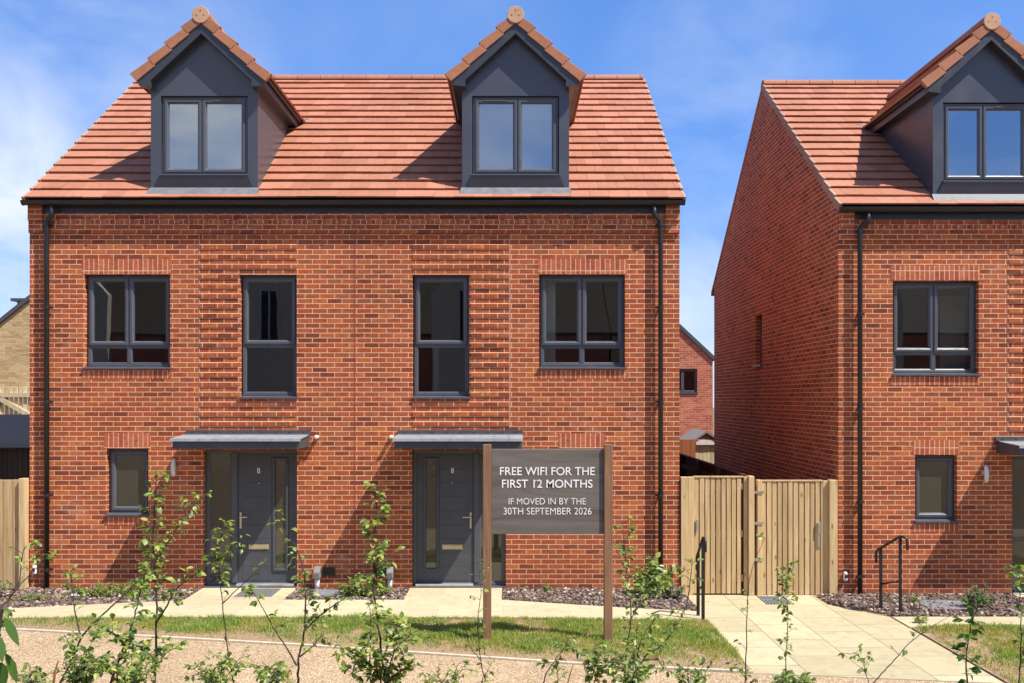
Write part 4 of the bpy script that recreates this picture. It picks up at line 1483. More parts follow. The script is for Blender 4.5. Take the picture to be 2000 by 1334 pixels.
def build_gates():
    gy = 0.02
    g = thing('timber_gate', (3.1, gy, -0.1), 'closeboarded timber gate beside the downpipe corner of the left brick home', 'gate')
    b = MB()
    boards(b, 2.78, 3.535, gy - 0.012, gy + 0.012, -0.08, 1.685, w=0.068, gap=0.015)
    b.build('gate_boards', 'timber', g, bevel=0.003)
    fr = MB()
    for z in (0.1, 0.78, 1.5):
        MB().box(2.78, 3.535, gy + 0.017, gy + 0.06, z, z + 0.1).build('gate_ledge', 'timber', g)
    fr.box(2.777, 3.54, gy - 0.02, gy + 0.065, 1.691, 1.71)
    fr.build('gate_top_rail', 'timber', g)
    MB().box(2.80, 2.84, gy - 0.05, gy - 0.018, 0.86, 1.06).build('gate_latch', 'steel', g, bevel=0.012, segs=2)
    p = MB().box(2.575, 2.68, gy - 0.05, gy + 0.05, -0.15, 1.70)
    p.box(2.685, 2.775, gy - 0.035, gy + 0.05, -0.15, 1.70)
    tag(p.build('gate_post', 'timber', root=(2.63, gy, -0.15), bevel=0.004), 'timber post fixed to the corner of the left brick home', 'gate post')
    p = MB().box(3.60, 3.685, gy - 0.075, gy + 0.06, -0.15, 1.715)
    p.box(3.545, 3.598, gy - 0.01, gy + 0.06, -0.15, 1.70)
    tag(p.build('gate_post', 'timber', root=(3.62, gy, -0.15), bevel=0.004), 'tall middle post the boundary fence runs back from, by the drain grate', 'gate post')
    p = MB().box(3.735, 3.805, gy - 0.06, gy + 0.05, -0.15, 1.655)
    tag(p.build('gate_post', 'timber', root=(3.77, gy, -0.15), bevel=0.004), 'slim hinge post of the right gate beside the dark gap', 'gate post')
    g = thing('timber_gate', (4.3, gy, -0.1), 'closeboarded timber gate next to the shaded side wall of the right home', 'gate')
    b = MB()
    boards(b, 3.815, 4.745, gy - 0.012, gy + 0.012, -0.10, 1.625, w=0.066, gap=0.015)
    b.build('gate_boards', 'timber', g, bevel=0.003)
    fr = MB()
    for z in (0.06, 0.74, 1.45):
        MB().box(3.815, 4.745, gy + 0.017, gy + 0.06, z, z + 0.1).build('gate_ledge', 'timber', g)
    fr.box(3.812, 4.75, gy - 0.02, gy + 0.065, 1.631, 1.65)
    fr.build('gate_top_rail', 'timber', g)
    for z in (0.45, 1.0, 1.47):
        MB().box(3.69, 3.83, gy - 0.07, gy - 0.058, z - 0.02, z + 0.02).build('hinge', 'steel', g)
    m = MB().box(4.655, 4.70, gy - 0.045, gy - 0.018, 0.83, 1.01)
    m.box(4.66, 4.70, gy - 0.03, gy - 0.017, 0.62, 0.83)
    m.build('gate_latch', 'steel', g, bevel=0.01, segs=2)
    p = MB().box(4.752, 4.83, gy + 0.0, gy + 0.06, -0.15, 1.64)
    p.box(4.832, 4.955, gy - 0.06, gy + 0.05, -0.15, 1.655)
    tag(p.build('gate_post', 'timber', root=(4.87, gy, -0.15), bevel=0.004), 'broad post against the right home beside the gate latch', 'gate post')


build_gates()


def fence_run(label, x0, x1, y, z0, z1, mat, w=0.1, gap=0.006, post_at=(), cat='fence', rails=True, group=None):
    t = thing('timber_fence', ((x0 + x1) / 2, y, z0), label, cat, group)
    b = MB()
    boards(b, x0, x1, y - 0.012, y + 0.012, z0, z1, w=w, gap=gap, jit=0.007)
    b.build('fence_boards', mat, t, bevel=0.003)
    if rails:
        for z in (z0 + 0.2, (z0 + z1) / 2, z1 - 0.25):
            MB().box(x0, x1, y + 0.022, y + 0.06, z, z + 0.09).build('fence_rail', mat, t)
    for px in post_at:
        MB().box(px - 0.05, px + 0.05, y - 0.06, y + 0.05, z0 - 0.1, z1 + 0.02).build('fence_post', mat, t, bevel=0.004)
    return t


fence_run('sunlit vertical board fence joining the left side of the brick pair', -9.6, -7.47, -0.05, -0.12, 1.665, 'timber', w=0.145, gap=0.012, post_at=(-7.42,))


def build_boundary_fence():
    x = 3.66
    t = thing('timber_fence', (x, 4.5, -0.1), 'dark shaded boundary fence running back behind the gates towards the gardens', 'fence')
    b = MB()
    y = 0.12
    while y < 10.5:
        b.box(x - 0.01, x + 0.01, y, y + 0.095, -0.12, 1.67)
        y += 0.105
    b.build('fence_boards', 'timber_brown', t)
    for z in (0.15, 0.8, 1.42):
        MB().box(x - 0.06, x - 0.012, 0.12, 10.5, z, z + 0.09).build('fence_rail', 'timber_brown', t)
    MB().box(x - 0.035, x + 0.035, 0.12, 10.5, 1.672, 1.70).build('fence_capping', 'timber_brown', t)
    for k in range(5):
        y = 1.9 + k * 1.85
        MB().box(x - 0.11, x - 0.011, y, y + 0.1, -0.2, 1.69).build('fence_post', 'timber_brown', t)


build_boundary_fence()


def handrail(label, pa, pb, ha, hb, curl=1):
    """flat steel handrail with two posts and hooked ends"""
    pa, pb = Vector(pa), Vector(pb)
    t = thing('handrail', (pa + pb) / 2, label, 'handrail')
    d = (pb - pa)
    d.z = 0
    d.normalize()
    for p, h in ((pa, ha), (pb, hb)):
        MB().box(p.x - 0.021, p.x + 0.021, p.y - 0.012, p.y + 0.012, p.z - 0.05, p.z + h).build('post', 'black_metal', t, bevel=0.003)
    ta, tb = pa + Vector((0, 0, ha)), pb + Vector((0, 0, hb))
    s = (tb - ta).normalized()
    pts = [ta - s * 0.085 + Vector((0, 0, -0.17)), ta - s * 0.09 + Vector((0, 0, -0.03)), ta - s * 0.06, ta, tb, tb + d * 0.06, tb + d * 0.10 + Vector((0, 0, -0.03)), tb + d * 0.105 + Vector((0, 0, -0.17))]
    MB().tube(pts, 0.019, 8).build('top_rail', 'black_metal', t, smooth=True)
    MB().tube([pa + Vector((0, 0, ha * 0.42)), pb + Vector((0, 0, hb * 0.42))], 0.014, 6).build('lower_rail', 'black_metal', t, smooth=True)


handrail('black metal handrail at the step left of the paved drive', (2.475, -1.80, 0.0), (2.495, -2.02, 0.0), 0.84, 1.08)
handrail('black metal handrail beside the gravel right of the paved drive', (5.225, -1.00, -0.1), (5.40, -1.24, -0.1), 0.88, 1.08)

# ------------------------------------------------------------------ behind the houses
def simple_house(name, label, x0, x1, y0, y1, zb, ze, pitch, mat, roof_mat, gable_front=True, wins=(), ridge_x=None, over=0.12):
    t = thing(name, ((x0 + x1) / 2, (y0 + y1) / 2, zb), label, 'house')
    m = MB()
    mx, my = (x0 + x1) / 2, (y0 + y1) / 2
    holes = [(a, b, c, d) for a, b, c, d in wins]
    front_pt = lambda u, v, d: (u, y0 + d, v)
    wall_cells(m, x0, x1, zb, ze, holes, front_pt)
    for h in holes:
        reveals(m, h, 0.10, front_pt)
    m.quad((x1, y1, zb), (x0, y1, zb), (x0, y1, ze), (x1, y1, ze))
    m.quad((x0, y1, zb), (x0, y0, zb), (x0, y0, ze), (x0, y1, ze))
    m.quad((x1, y0, zb), (x1, y1, zb), (x1, y1, ze), (x1, y0, ze))
    r = MB()
    tp = math.tan(R(pitch))
    if gable_front:
        za = ze + (mx - x0) * tp
        for y in (y0, y1):
            m.quad((x0, y, ze), (x1, y, ze), (mx, y, za))
        for s in (-1, 1):
            ex = (x0 - over) if s < 0 else (x1 + over)
            zee = ze - over * tp
            r.hexa([(mx, y0 - over, za), (ex, y0 - over, zee), (ex, y1 + over, zee), (mx, y1 + over, za),
                    (mx, y0 - over, za + 0.16), (ex, y0 - over, zee + 0.16), (ex, y1 + over, zee + 0.16), (mx, y1 + over, za + 0.16)])
    else:
        za = ze + (my - y0) * tp
        for x in (x0, x1):
            m.quad((x, y0, ze), (x, y1, ze), (x, my, za))
        for s in (-1, 1):
            ey = (y0 - over) if s < 0 else (y1 + over)
            zee = ze - over * tp
            r.hexa([(x0 - over, my, za), (x1 + over, my, za), (x1 + over, ey, zee), (x0 - over, ey, zee),
                    (x0 - over, my, za + 0.16), (x1 + over, my, za + 0.16), (x1 + over, ey, zee + 0.16), (x0 - over, ey, zee + 0.16)])
    m.build('wall', mat, t)
    r.build('roof', roof_mat, t)
    for a, b, c, d in holes:
        f = MB()
        f.ring(a + 0.005, b - 0.005, c + 0.005, d - 0.005, FRAME_PROF(0.07, y0 + 0.05, y0 + 0.12))
        mm = (a + b) / 2
        f.box(mm - 0.05, mm + 0.05, y0 + 0.045, y0 + 0.11, c + 0.07, d - 0.07)
        w = f.build('window', 'grey_frame', t)
        MB().box(a + 0.06, b - 0.06, y0 + 0.09, y0 + 0.096, c + 0.06, d - 0.06).build('pane', 'glass', w)
        MB().box(a - 0.03, b + 0.03, y0 - 0.04, y0 + 0.05, c - 0.04, c + 0.004).build('sill', 'grey_frame', w)
        MB().box(a - 0.2, b + 0.2, y0 + 0.6, y0 + 0.62, c - 0.2, d + 0.2).build('room_shade_sheet', 'room_dark', w)  # dark sheet in place of an unlit room behind each pane
    return t


simple_house('brick_house', 'distant red brick gable with one small dark window, seen between the two homes', 0.9, 7.0, 18.0, 27.0, -0.3, 4.26, 43, 'brick_far', 'slate',
             wins=[(5.45, 6.46, 3.10, 3.93)], over=0.06)
tan = simple_house('brick_house', 'distant tan brick gable at the left edge behind the garden fence', -18.6, -10.2, 16.0, 26.0, 1.0, 3.85, 38.5, 'brick_tan', 'slate', over=0.08)
dm = MB().box(-16.45, -15.1, 16.5, 18.6, 4.6, 6.12)
dm.box(-16.62, -15.0, 16.4, 18.7, 6.125, 6.22)
dm.build('dormer', 'clad', tan)

# pale fence with diagonal brace on the raised garden
ft = fence_run('pale slatted fence with a diagonal brace below the distant tan gable', -12.6, -9.8, 8.0, 1.35, 3.18, 'timber_pale', w=0.075, gap=0.035)
b = MB()
b.box(-12.5, -9.9, 7.93, 7.985, 2.93, 3.03)
q = Vector((-12.3, 7.94, 2.9))
b.hexa([(-12.30, 7.93, 2.86), (-12.20, 7.93, 2.93), (-11.15, 7.93, 2.32), (-11.25, 7.93, 2.25), (-12.30, 7.985, 2.86), (-12.20, 7.985, 2.93), (-11.15, 7.985, 2.32), (-11.25, 7.985, 2.25)])
b.box(-12.36, -12.26, 7.92, 7.985, 1.3, 3.15)
b.build('fence_brace', 'timber_pale', ft)


def shed_lean():
    t = thing('garden_shed', (-10.2, 4.0, -0.2), 'dark brown shed with a sloping slate grey roof behind the left fence', 'shed')
    w = MB()
    x = -12.0
    while x < -8.6:
        w.box(x, x + 0.09, 3.0 + random.uniform(0, 0.006), 3.03, -0.25, 1.99)
        x += 0.098
    w.box(-12.0, -8.6, 3.031, 5.2, -0.25, 1.96)
    w.build('wall', 'timber_brown', t)
    r = MB().extrude([(-12.2, 2.86, 1.985), (-12.2, 5.3, 2.50), (-12.2, 5.3, 2.56), (-12.2, 2.86, 2.05)], (3.7, 0, 0))
    r.build('roof', 'shed_felt', t)
    MB().box(-12.2, -8.5, 2.845, 2.858, 2.0, 2.045).build('roof_trim', 'lead', t)


shed_lean()
t = thing('garden_shed', (-9.95, 6.6, 0.0), 'small orange tiled ridge peeping over the slate shed roof', 'shed')
m = MB()
m.extrude([(-10.9, 6.2, 2.35), (-9.35, 6.2, 2.72), (-8.2, 6.2, 2.40), (-8.2, 6.2, 2.34), (-9.35, 6.2, 2.66), (-10.9, 6.2, 2.29)], (0, 1.0, 0))
m.v = [(x, y, z) for x, y, z in m.v]
m.build('roof', 'tile_terracotta', t)
MB().box(-10.6, -8.3, 6.3, 7.1, 0.0, 2.30).build('wall', 'timber_orange', t)
MB().tube([(-9.35, 6.18, 2.70), (-9.35, 6.18, 2.80), (-9.35, 6.18, 2.84)], [0.05, 0.03, 0.008], 8).build('finial', 'tile_terracotta', t)

# garden things seen through the gap above the gates
fence_run('bright orange stained fence seen through the gap, beside the grey roofed shed', 4.2, 5.20, 12.0, -0.2, 1.74, 'timber_orange', w=0.12, gap=0.004)
t = thing('garden_shed', (5.5, 12.5, -0.2), 'little pale shed with a grey felt roof seen in the gap above the gates', 'shed')
m = MB()
boards(m, 5.22, 5.90, 12.1, 12.13, -0.25, 1.60, w=0.1, gap=0.008)
m.box(5.22, 5.90, 12.14, 13.9, -0.25, 1.6)
m.build('wall', 'timber_pale', t)
r = MB()
r.hexa([(5.02, 12.0, 1.58), (5.02, 14.0, 1.58), (5.52, 14.0, 1.92), (5.52, 12.0, 1.92), (5.0, 12.0, 1.62), (5.0, 14.0, 1.62), (5.52, 14.0, 1.98), (5.52, 12.0, 1.98)])
r.hexa([(5.52, 12.0, 1.92), (5.52, 14.0, 1.92), (6.05, 14.0, 1.58), (6.05, 12.0, 1.58), (5.52, 12.0, 1.98), (5.52, 14.0, 1.98), (6.07, 14.0, 1.62), (6.07, 12.0, 1.62)])
r.build('roof', 'felt_grey', t)
m = MB().extrude([(5.22, 12.05, 1.74), (5.86, 12.05, 1.72), (5.52, 12.05, 1.91)], (0, 0.04, 0))
m.build('gable_panel', 'timber_orange', t)
MB().box(5.22, 5.88, 12.03, 12.07, 1.58, 1.72).build('fascia_board', 'white_plastic', t)

# the houses across the road (behind the photographer), which the window glass mirrors
for k, (x0, x1, nm, lab, mt) in enumerate([(-16.4, -5.6, 'brick_house', 'tan brick home across the road, left of the photographer', 'brick_tan'),
                                           (-5.5, 5.4, 'brick_house', 'red brick home straight across the road from the wide brick pair', 'brick_far'),
                                           (5.5, 16.4, 'brick_house', 'tan brick home across the road to the right', 'brick_tan'),
                                           (-27.4, -16.5, 'brick_house', 'red brick home across the road, farthest left', 'brick_far'),
                                           (16.5, 27.4, 'brick_house', 'red brick home across the road, farthest right', 'brick_far')]):
    t = simple_house(nm, lab, x0, x1, -46.0, -37.0, -0.3, 6.4, 43, mt, 'brown_tile', over=0.03, gable_front=False)
    gx = x0 + 0.28 * (x1 - x0)
    MB().extrude([(gx - 2.0, -36.98, -0.3), (gx + 2.0, -36.98, -0.3), (gx + 2.0, -36.98, 8.6), (gx, -36.98, 10.6), (gx - 2.0, -36.98, 8.6)], (0, 0.5, 0)).build('front_gable', 'pale_render', t)
    w = MB().box(gx - 0.50, gx + 0.50, -36.47, -36.40, 5.6, 8.9).build('window', 'white_plastic', t)
    for qx in (-0.24, 0.24):
        MB().box(gx + qx - 0.19, gx + qx + 0.19, -36.399, -36.385, 5.7, 8.8).build('pane', 'room_dark', w)
    for c in (1.2, 3.6):
        for q in range(3):
            wx = x0 + 1.2 + q * (x1 - x0 - 2.4) / 2.6
            if gx - 3.3 < wx < gx + 2.1:
                continue
            f = MB().ring(wx, wx + 1.2, c, c + 1.3, [(0, 0), (0, 0.06), (0.07, 0.06), (0.07, 0.0)])
            f.v = [(x, -37.0 + y, z) for x, y, z in f.v]
            w = f.build('window', 'grey_frame', t)
            MB().box(wx + 0.06, wx + 1.14, -36.99, -36.97, c + 0.06, c + 1.24).build('pane', 'slate', w)

# ------------------------------------------------------------------ plants
def leaf_shape(L, W, fold, curl):
    """small ovate leaf in local axes: along +x, normal +z; two halves folded on the midrib and bent along it"""
    st = [(0.0, 0.0), (0.16, 0.62), (0.42, 1.0), (0.70, 0.72), (1.0, 0.0)]
    mid, le, ri = [], [], []
    for t, w in st:
        z = -curl * L * t * t
        mid.append((t * L, 0.0, z))
        le.append((t * L, w * W * 0.5, z + fold * w * W * 0.5))
        ri.append((t * L, -w * W * 0.5, z + fold * w * W * 0.5))
    V = mid + le[1:4] + ri[1:4]
    F = [(0, 1, 5), (1, 2, 6, 5), (2, 3, 7, 6), (3, 4, 7), (0, 8, 1), (1, 8, 9, 2), (2, 9, 10, 3), (3, 10, 4)]
    return V, F


def place_leaf(mb, base, direction, up, L, W, rnd):
    x = direction.normalized()
    z = up - x * up.dot(x)
    if z.length < 0.05:
        z = Vector((0.3, 0.2, 1)) - x * x.dot(Vector((0.3, 0.2, 1)))
    z.normalize()
    y = z.cross(x)
    V, F = leaf_shape(L, W, rnd.uniform(0.1, 0.55), rnd.uniform(-0.05, 0.35))
    mb.add([base + x * a + y * b + z * c for a, b, c in V], F)


def smooth_path(pts, n):
    out = []
    m = len(pts)
    for i in range(m - 1):
        p0, p1, p2, p3 = pts[max(0, i - 1)], pts[i], pts[i + 1], pts[min(m - 1, i + 2)]
        for k in range(n):
            t = k / n
            out.append(0.5 * ((2 * p1) + (p2 - p0) * t + (2 * p0 - 5 * p1 + 4 * p2 - p3) * t * t + (3 * p1 - p0 - 3 * p2 + p3) * t ** 3))
    out.append(pts[-1])
    return out


def leafy_stem(st, lf, pts, r0, r1, rnd, segs, leaf, spur=0.07, jitter=0.0):
    """one woody stem through pts; segs = [(t0, t1, leaves per metre)] along its length"""
    path = smooth_path(pts, 5)
    path = [p + Vector((rnd.uniform(-1, 1), rnd.uniform(-1, 1), rnd.uniform(-1, 1))) * jitter for p in path]
    ln = [0.0]
    for a, b in zip(path[:-1], path[1:]):
        ln.append(ln[-1] + (b - a).length)
    tot = ln[-1]
    st.tube(path, [r0 + (r1 - r0) * l / tot for l in ln], 6)

    def at(t):
        s = t * tot
        for i in range(len(ln) - 1):
            if ln[i + 1] >= s:
                f = (s - ln[i]) / max(1e-6, ln[i + 1] - ln[i])
                return path[i].lerp(path[i + 1], f), (path[i + 1] - path[i]).normalized()
        return path[-1], (path[-1] - path[-2]).normalized()
    for t0, t1, dens in segs:
        n = max(1, int((t1 - t0) * tot * dens * 2.9 / 3.2))
        for k in range(n):
            t = t0 + (t1 - t0) * (k + rnd.random()) / n
            p, d = at(min(1, t))
            a = rnd.uniform(0, 2 * math.pi)
            side = Vector((math.cos(a), math.sin(a) * 0.8, rnd.uniform(-0.1, 0.9)))
            side = (side - d * side.dot(d) * 0.6).normalized()
            sl_ = spur * rnd.uniform(0.25, 1.3)
            q = p + (side + d * 0.35).normalized() * sl_
            st.tube([p, (p + q) / 2 + Vector((0, 0, 0.004)), q], [0.0016, 0.0013, 0.0009], 4, cap=False)
            for j in range(rnd.choice((2, 3, 3, 4, 5))):
                b = p.lerp(q, rnd.uniform(0.45, 1.0))
                dr = (side * 0.7 + Vector((rnd.uniform(-1, 1), rnd.uniform(-1, 1), rnd.uniform(-0.95, 0.35)))).normalized()
                up = Vector((rnd.uniform(-0.7, 0.7), rnd.uniform(-0.9, 0.5), 1.0))
                L = leaf * rnd.uniform(0.4, 0.98)
                place_leaf(lf, b, dr, up, L, L * rnd.uniform(0.52, 0.72), rnd)


def sapling(label, stems, depth, leaf=0.045, r=0.006, seed=1, mat='leaf', bark='bark', cat='sapling', name='sapling', group='young shrubs in the foreground hedge row', spur=0.07):
    """stems: list of (pixel polyline from the foot up, leafy stretches, depth offset at foot and tip)"""
    rnd = random.Random(seed)
    st, lf = MB(), MB()
    foot = None
    for k, (poly, segs, dd) in enumerate(stems):
        n = len(poly)
        pts = []
        for i, (x, y) in enumerate(poly):
            f = i / max(1, n - 1)
            pts.append(P(x, y, depth + dd[0] + (dd[1] - dd[0]) * f))
        if poly[0][1] > 1300:
            b = pts[0]
            slope = (pts[0] - pts[1])
            slope = slope / max(0.05, abs(slope.z))
            gz = ground_z(b.x, b.y)
            h = b.z - gz
            dx = max(-0.25, min(0.25, slope.x * h * 0.35))
            pts = [Vector((b.x + dx, b.y, gz - 0.03)), Vector((b.x + dx * 0.6, b.y, gz + h * 0.5))] + pts
            if foot is None:
                foot = pts[0]
        rr = r * (1.0 if k == 0 else 0.72)
        leafy_stem(st, lf, pts, rr, rr * 0.28, rnd, segs, leaf, spur, jitter=0.003)
    if foot is None:
        b = P(*stems[0][0][0], depth)
        foot = Vector((b.x, b.y, ground_z(b.x, b.y)))
    t = thing(name, foot, label, cat, group)
    st.build('stem', bark, t, smooth=True)
    lf.build('foliage', mat, t, smooth=True)
    return t


FULL = [(0.30, 1.0, 60)]
sapling('tall upright sapling rising over the small ground-floor window of the left home',
        [([(302, 1330), (306, 1200), (304, 1148), (302, 1100), (299, 1056), (301, 1015), (303, 975), (306, 915)], [(0.28, 0.48, 30), (0.48, 0.72, 110), (0.72, 1.0, 62)], (0, 0.1)),
         ([(306, 1215), (322, 1190), (345, 1150), (378, 1125), (400, 1105)], [(0.3, 1, 40)], (0.02, -0.25)),
         ([(304, 1290), (280, 1268), (255, 1258), (232, 1262)], [(0.2, 1, 80)], (0, -0.3)),
         ([(304, 1300), (325, 1275), (350, 1262)], [(0.2, 1, 80)], (0, 0.3))],
        5.3, leaf=0.058, seed=11, r=0.008)
sapling('forked sapling leaning right towards the sidelight of the door lettered B',
        [([(118, 1334), (146, 1278), (160, 1244), (188, 1212), (224, 1180), (264, 1140), (304, 1096), (334, 1050), (356, 1015), (366, 998), (400, 970)], [(0.42, 0.62, 16), (0.62, 0.84, 60), (0.84, 1.0, 75)], (0, 0.3)),
         ([(158, 1246), (148, 1200), (143, 1160), (138, 1116)], [(0.25, 0.55, 20), (0.55, 1.0, 120)], (0, 0.2)),
         ([(146, 1278), (137, 1258), (124, 1240)], [(0.3, 1, 60)], (0, -0.1))],
        5.6, leaf=0.046, seed=12, r=0.0075)
sapling('dark stemmed sapling slanting beside the tall upright one at the left',
        [([(216, 1334), (240, 1270), (258, 1220), (268, 1180), (275, 1150), (285, 1110)], [(0.35, 0.6, 20), (0.6, 1.0, 70)], (0, 0.2)),
         ([(244, 1262), (225, 1240), (205, 1232), (180, 1248)], [(0.2, 1, 90)], (0, -0.25)),
         ([(232, 1290), (262, 1278), (290, 1285)], [(0.2, 1, 80)], (0, 0.2)),
         ([(225, 1310), (196, 1300), (170, 1312)], [(0.2, 1, 90)], (0, -0.3))],
        5.0, leaf=0.055, seed=13, r=0.008)
sapling('thin straight sapling with small leaves in front of the door lettered B',
        [([(455, 1334), (440, 1230), (433, 1161), (428, 1118), (426, 1085), (432, 1045), (438, 1018)], [(0.30, 0.62, 14), (0.62, 1.0, 105)], (0, 0.1)),
         ([(430, 1120), (442, 1085), (458, 1062), (470, 1075)], [(0.3, 1, 60)], (0, 0.1)),
         ([(435, 1180), (470, 1145), (498, 1120), (520, 1100)], [(0.55, 1, 22)], (0, 0.1))],
        5.6, leaf=0.044, seed=14, r=0.0055)
sapling('sapling with a long crossing branch reaching up to the latch of the door lettered B',
        [([(582, 1334), (584, 1284), (595, 1228), (596, 1170), (594, 1122), (580, 1074), (560, 1045), (536, 1004)], [(0.3, 0.5, 22), (0.5, 0.7, 55), (0.7, 1.0, 32)], (0, 0.2)),
         ([(580, 1300), (562, 1268), (544, 1242), (526, 1212), (499, 1164), (484, 1146)], [(0.35, 0.8, 20), (0.8, 1.0, 80)], (0, 0.1)),
         ([(592, 1236), (612, 1215), (634, 1194), (670, 1170), (694, 1149), (715, 1130)], [(0.1, 0.45, 60), (0.45, 1.0, 34)], (0, 0.2)),
         ([(586, 1282), (612, 1262), (628, 1240)], [(0.3, 1, 60)], (0, -0.1))],
        5.3, leaf=0.05, seed=15, r=0.0075)
sapling('bushy many stemmed shrub with the tall spire between the two front doors',
        [([(752, 1334), (744, 1262), (736, 1200), (731, 1150), (731, 1090), (732, 1036), (736, 990), (730, 950)], [(0.3, 0.5, 50), (0.5, 0.66, 120), (0.66, 0.85, 80), (0.85, 1.0, 70)], (0, 0.25)),
         ([(735, 1110), (752, 1092), (766, 1088)], [(0.2, 1, 80)], (0, 0.1)),
         ([(724, 1334), (722, 1285), (724, 1240), (722, 1190)], [(0.3, 1, 70)], (0, -0.1)),
         ([(756, 1334), (764, 1290), (780, 1260), (800, 1245), (822, 1250)], [(0.3, 1, 100)], (0, -0.2)),
         ([(740, 1320), (715, 1290), (690, 1275), (665, 1280)], [(0.3, 1, 90)], (0, -0.25)),
         ([(745, 1290), (766, 1245), (780, 1215), (796, 1228)], [(0.3, 1, 90)], (0, 0.2)),
         ([(760, 1330), (785, 1310), (806, 1300)], [(0.2, 1, 100)], (0, -0.1)),
         ([(735, 1310), (705, 1310), (680, 1320)], [(0.2, 1, 90)], (0, -0.1))],
        5.0, leaf=0.056, seed=16, r=0.008)
sapling('wispy almost bare sapling just left of the notice board post',
        [([(948, 1334), (939, 1292), (935, 1247), (933, 1203), (939, 1160), (932, 1098)], [(0.35, 0.8, 26), (0.85, 1.0, 40)], (0, 0.1)),
         ([(938, 1290), (918, 1262), (912, 1240)], [(0.5, 1, 40)], (0, 0.1)),
         ([(945, 1320), (958, 1300), (957, 1280)], [(0.3, 1, 40)], (0, 0.1))],
        5.2, leaf=0.036, seed=17, r=0.0045)
sapling('tall slim sapling just right of the notice board',
        [([(1218, 1334), (1226, 1260), (1232, 1205), (1228, 1150), (1222, 1095), (1215, 1020)], [(0.3, 0.6, 42), (0.6, 1.0, 60)], (0, 0.2)),
         ([(1230, 1215), (1248, 1180), (1262, 1145), (1280, 1105)], [(0.25, 0.55, 60), (0.55, 1, 190)], (0, 0.3)),
         ([(1236, 1195), (1270, 1160), (1300, 1120)], [(0.4, 1, 150)], (0, 0.35)),
         ([(1222, 1300), (1200, 1290), (1178, 1296)], [(0.3, 1, 60)], (0, -0.2))],
        5.5, leaf=0.05, seed=18, r=0.0065)
sapling('spreading sapling whose branches fan out in front of the handrail step',
        [([(1236, 1334), (1258, 1285), (1290, 1262), (1310, 1238), (1324, 1220), (1335, 1196)], [(0.3, 0.7, 36), (0.7, 1.0, 55)], (0, 0.2)),
         ([(1240, 1325), (1246, 1270), (1262, 1232), (1285, 1205)], [(0.3, 1, 60)], (0, 0.1)),
         ([(1258, 1290), (1285, 1290), (1296, 1312)], [(0.3, 1, 70)], (0, -0.1)),
         ([(1335, 1196), (1345, 1165), (1352, 1090)], [(0.5, 1, 40)], (0.2, 0.3))],
        5.0, leaf=0.052, seed=19, r=0.007)
sapling('low sapling with drooping leaf clusters below the notice board',
        [([(1060, 1340), (1070, 1310), (1090, 1282), (1104, 1262), (1110, 1246)], [(0.45, 0.8, 30), (0.8, 1.0, 130)], (0, 0.1)),
         ([(1090, 1334), (1088, 1310), (1078, 1298)], [(0.4, 1, 60)], (0, 0.1)),
         ([(1150, 1340), (1160, 1310), (1162, 1285), (1160, 1262)], [(0.4, 1, 80)], (0, -0.1)),
         ([(1165, 1320), (1185, 1300), (1200, 1306)], [(0.2, 1, 80)], (0, -0.2)),
         ([(1150, 1335), (1140, 1300), (1130, 1278)], [(0.5, 1, 40)], (0, 0.1))],
        5.2, leaf=0.05, seed=20, r=0.0055)
sapling('bare wiry sapling in front of the gap between the gates',
        [([(1456, 1334), (1458, 1247), (1461, 1166), (1466, 1121), (1480, 1081), (1494, 1049)], [(0.3, 0.62, 16), (0.62, 1.0, 10)], (0, 0.1)),
         ([(1456, 1320), (1446, 1305), (1438, 1310)], [(0.2, 1, 80)], (0, 0.0))],
        5.5, leaf=0.042, seed=21, r=0.0042)
sapling('upright leafy sapling standing before the right timber gate',
        [([(1535, 1334), (1536, 1266), (1539, 1203), (1536, 1150), (1535, 1102)], [(0.28, 0.65, 55), (0.65, 1.0, 130)], (0, 0.1))],
        5.4, leaf=0.044, seed=22, r=0.0045, bark='bark_green')
sapling('slender sapling bending far to the right across the paved drive',
        [([(1700, 1340), (1722, 1316), (1748, 1288), (1781, 1251), (1815, 1228), (1838, 1213), (1856, 1203)], [(0.4, 0.75, 18), (0.75, 0.82, 30)], (0, 0.2))],
        5.4, leaf=0.046, seed=23, r=0.0045)
sapling('short sapling with a drooping tip low on the paved drive',
        [([(1697, 1340), (1692, 1318), (1685, 1296), (1672, 1276), (1660, 1278)], [(0.55, 1.0, 75)], (0, 0.1))],
        5.0, leaf=0.046, seed=24, r=0.0035)
sapling('round leaved sapling at the lawn corner right of the drive',
        [([(1889, 1334), (1887, 1284), (1893, 1240), (1897, 1216), (1910, 1185), (1918, 1160)], [(0.3, 0.95, 55)], (0, 0.1))],
        4.9, leaf=0.056, seed=25, r=0.0055, mat='leaf_dark')
sapling('sapling at the right edge of the lawn, cut by the picture edge',
        [([(1990, 1334), (1993, 1284), (1994, 1210), (1990, 1120), (1976, 1096)], [(0.3, 0.55, 50), (0.6, 0.8, 25), (0.8, 1.0, 50)], (0, 0.1))],
        5.0, leaf=0.05, seed=26, r=0.005)
sapling('sapling at the far left before the board fence',
        [([(-30, 1334), (-12, 1240), (2, 1190), (18, 1168), (38, 1136), (46, 1072), (68, 1064)], [(0.35, 0.6, 70), (0.6, 0.82, 12), (0.82, 1.0, 50)], (0, 0.2)),
         ([(20, 1166), (60, 1120), (96, 1088), (112, 1086)], [(0.65, 1, 60)], (0.1, 0.2))],
        5.2, leaf=0.048, seed=27, r=0.0065)


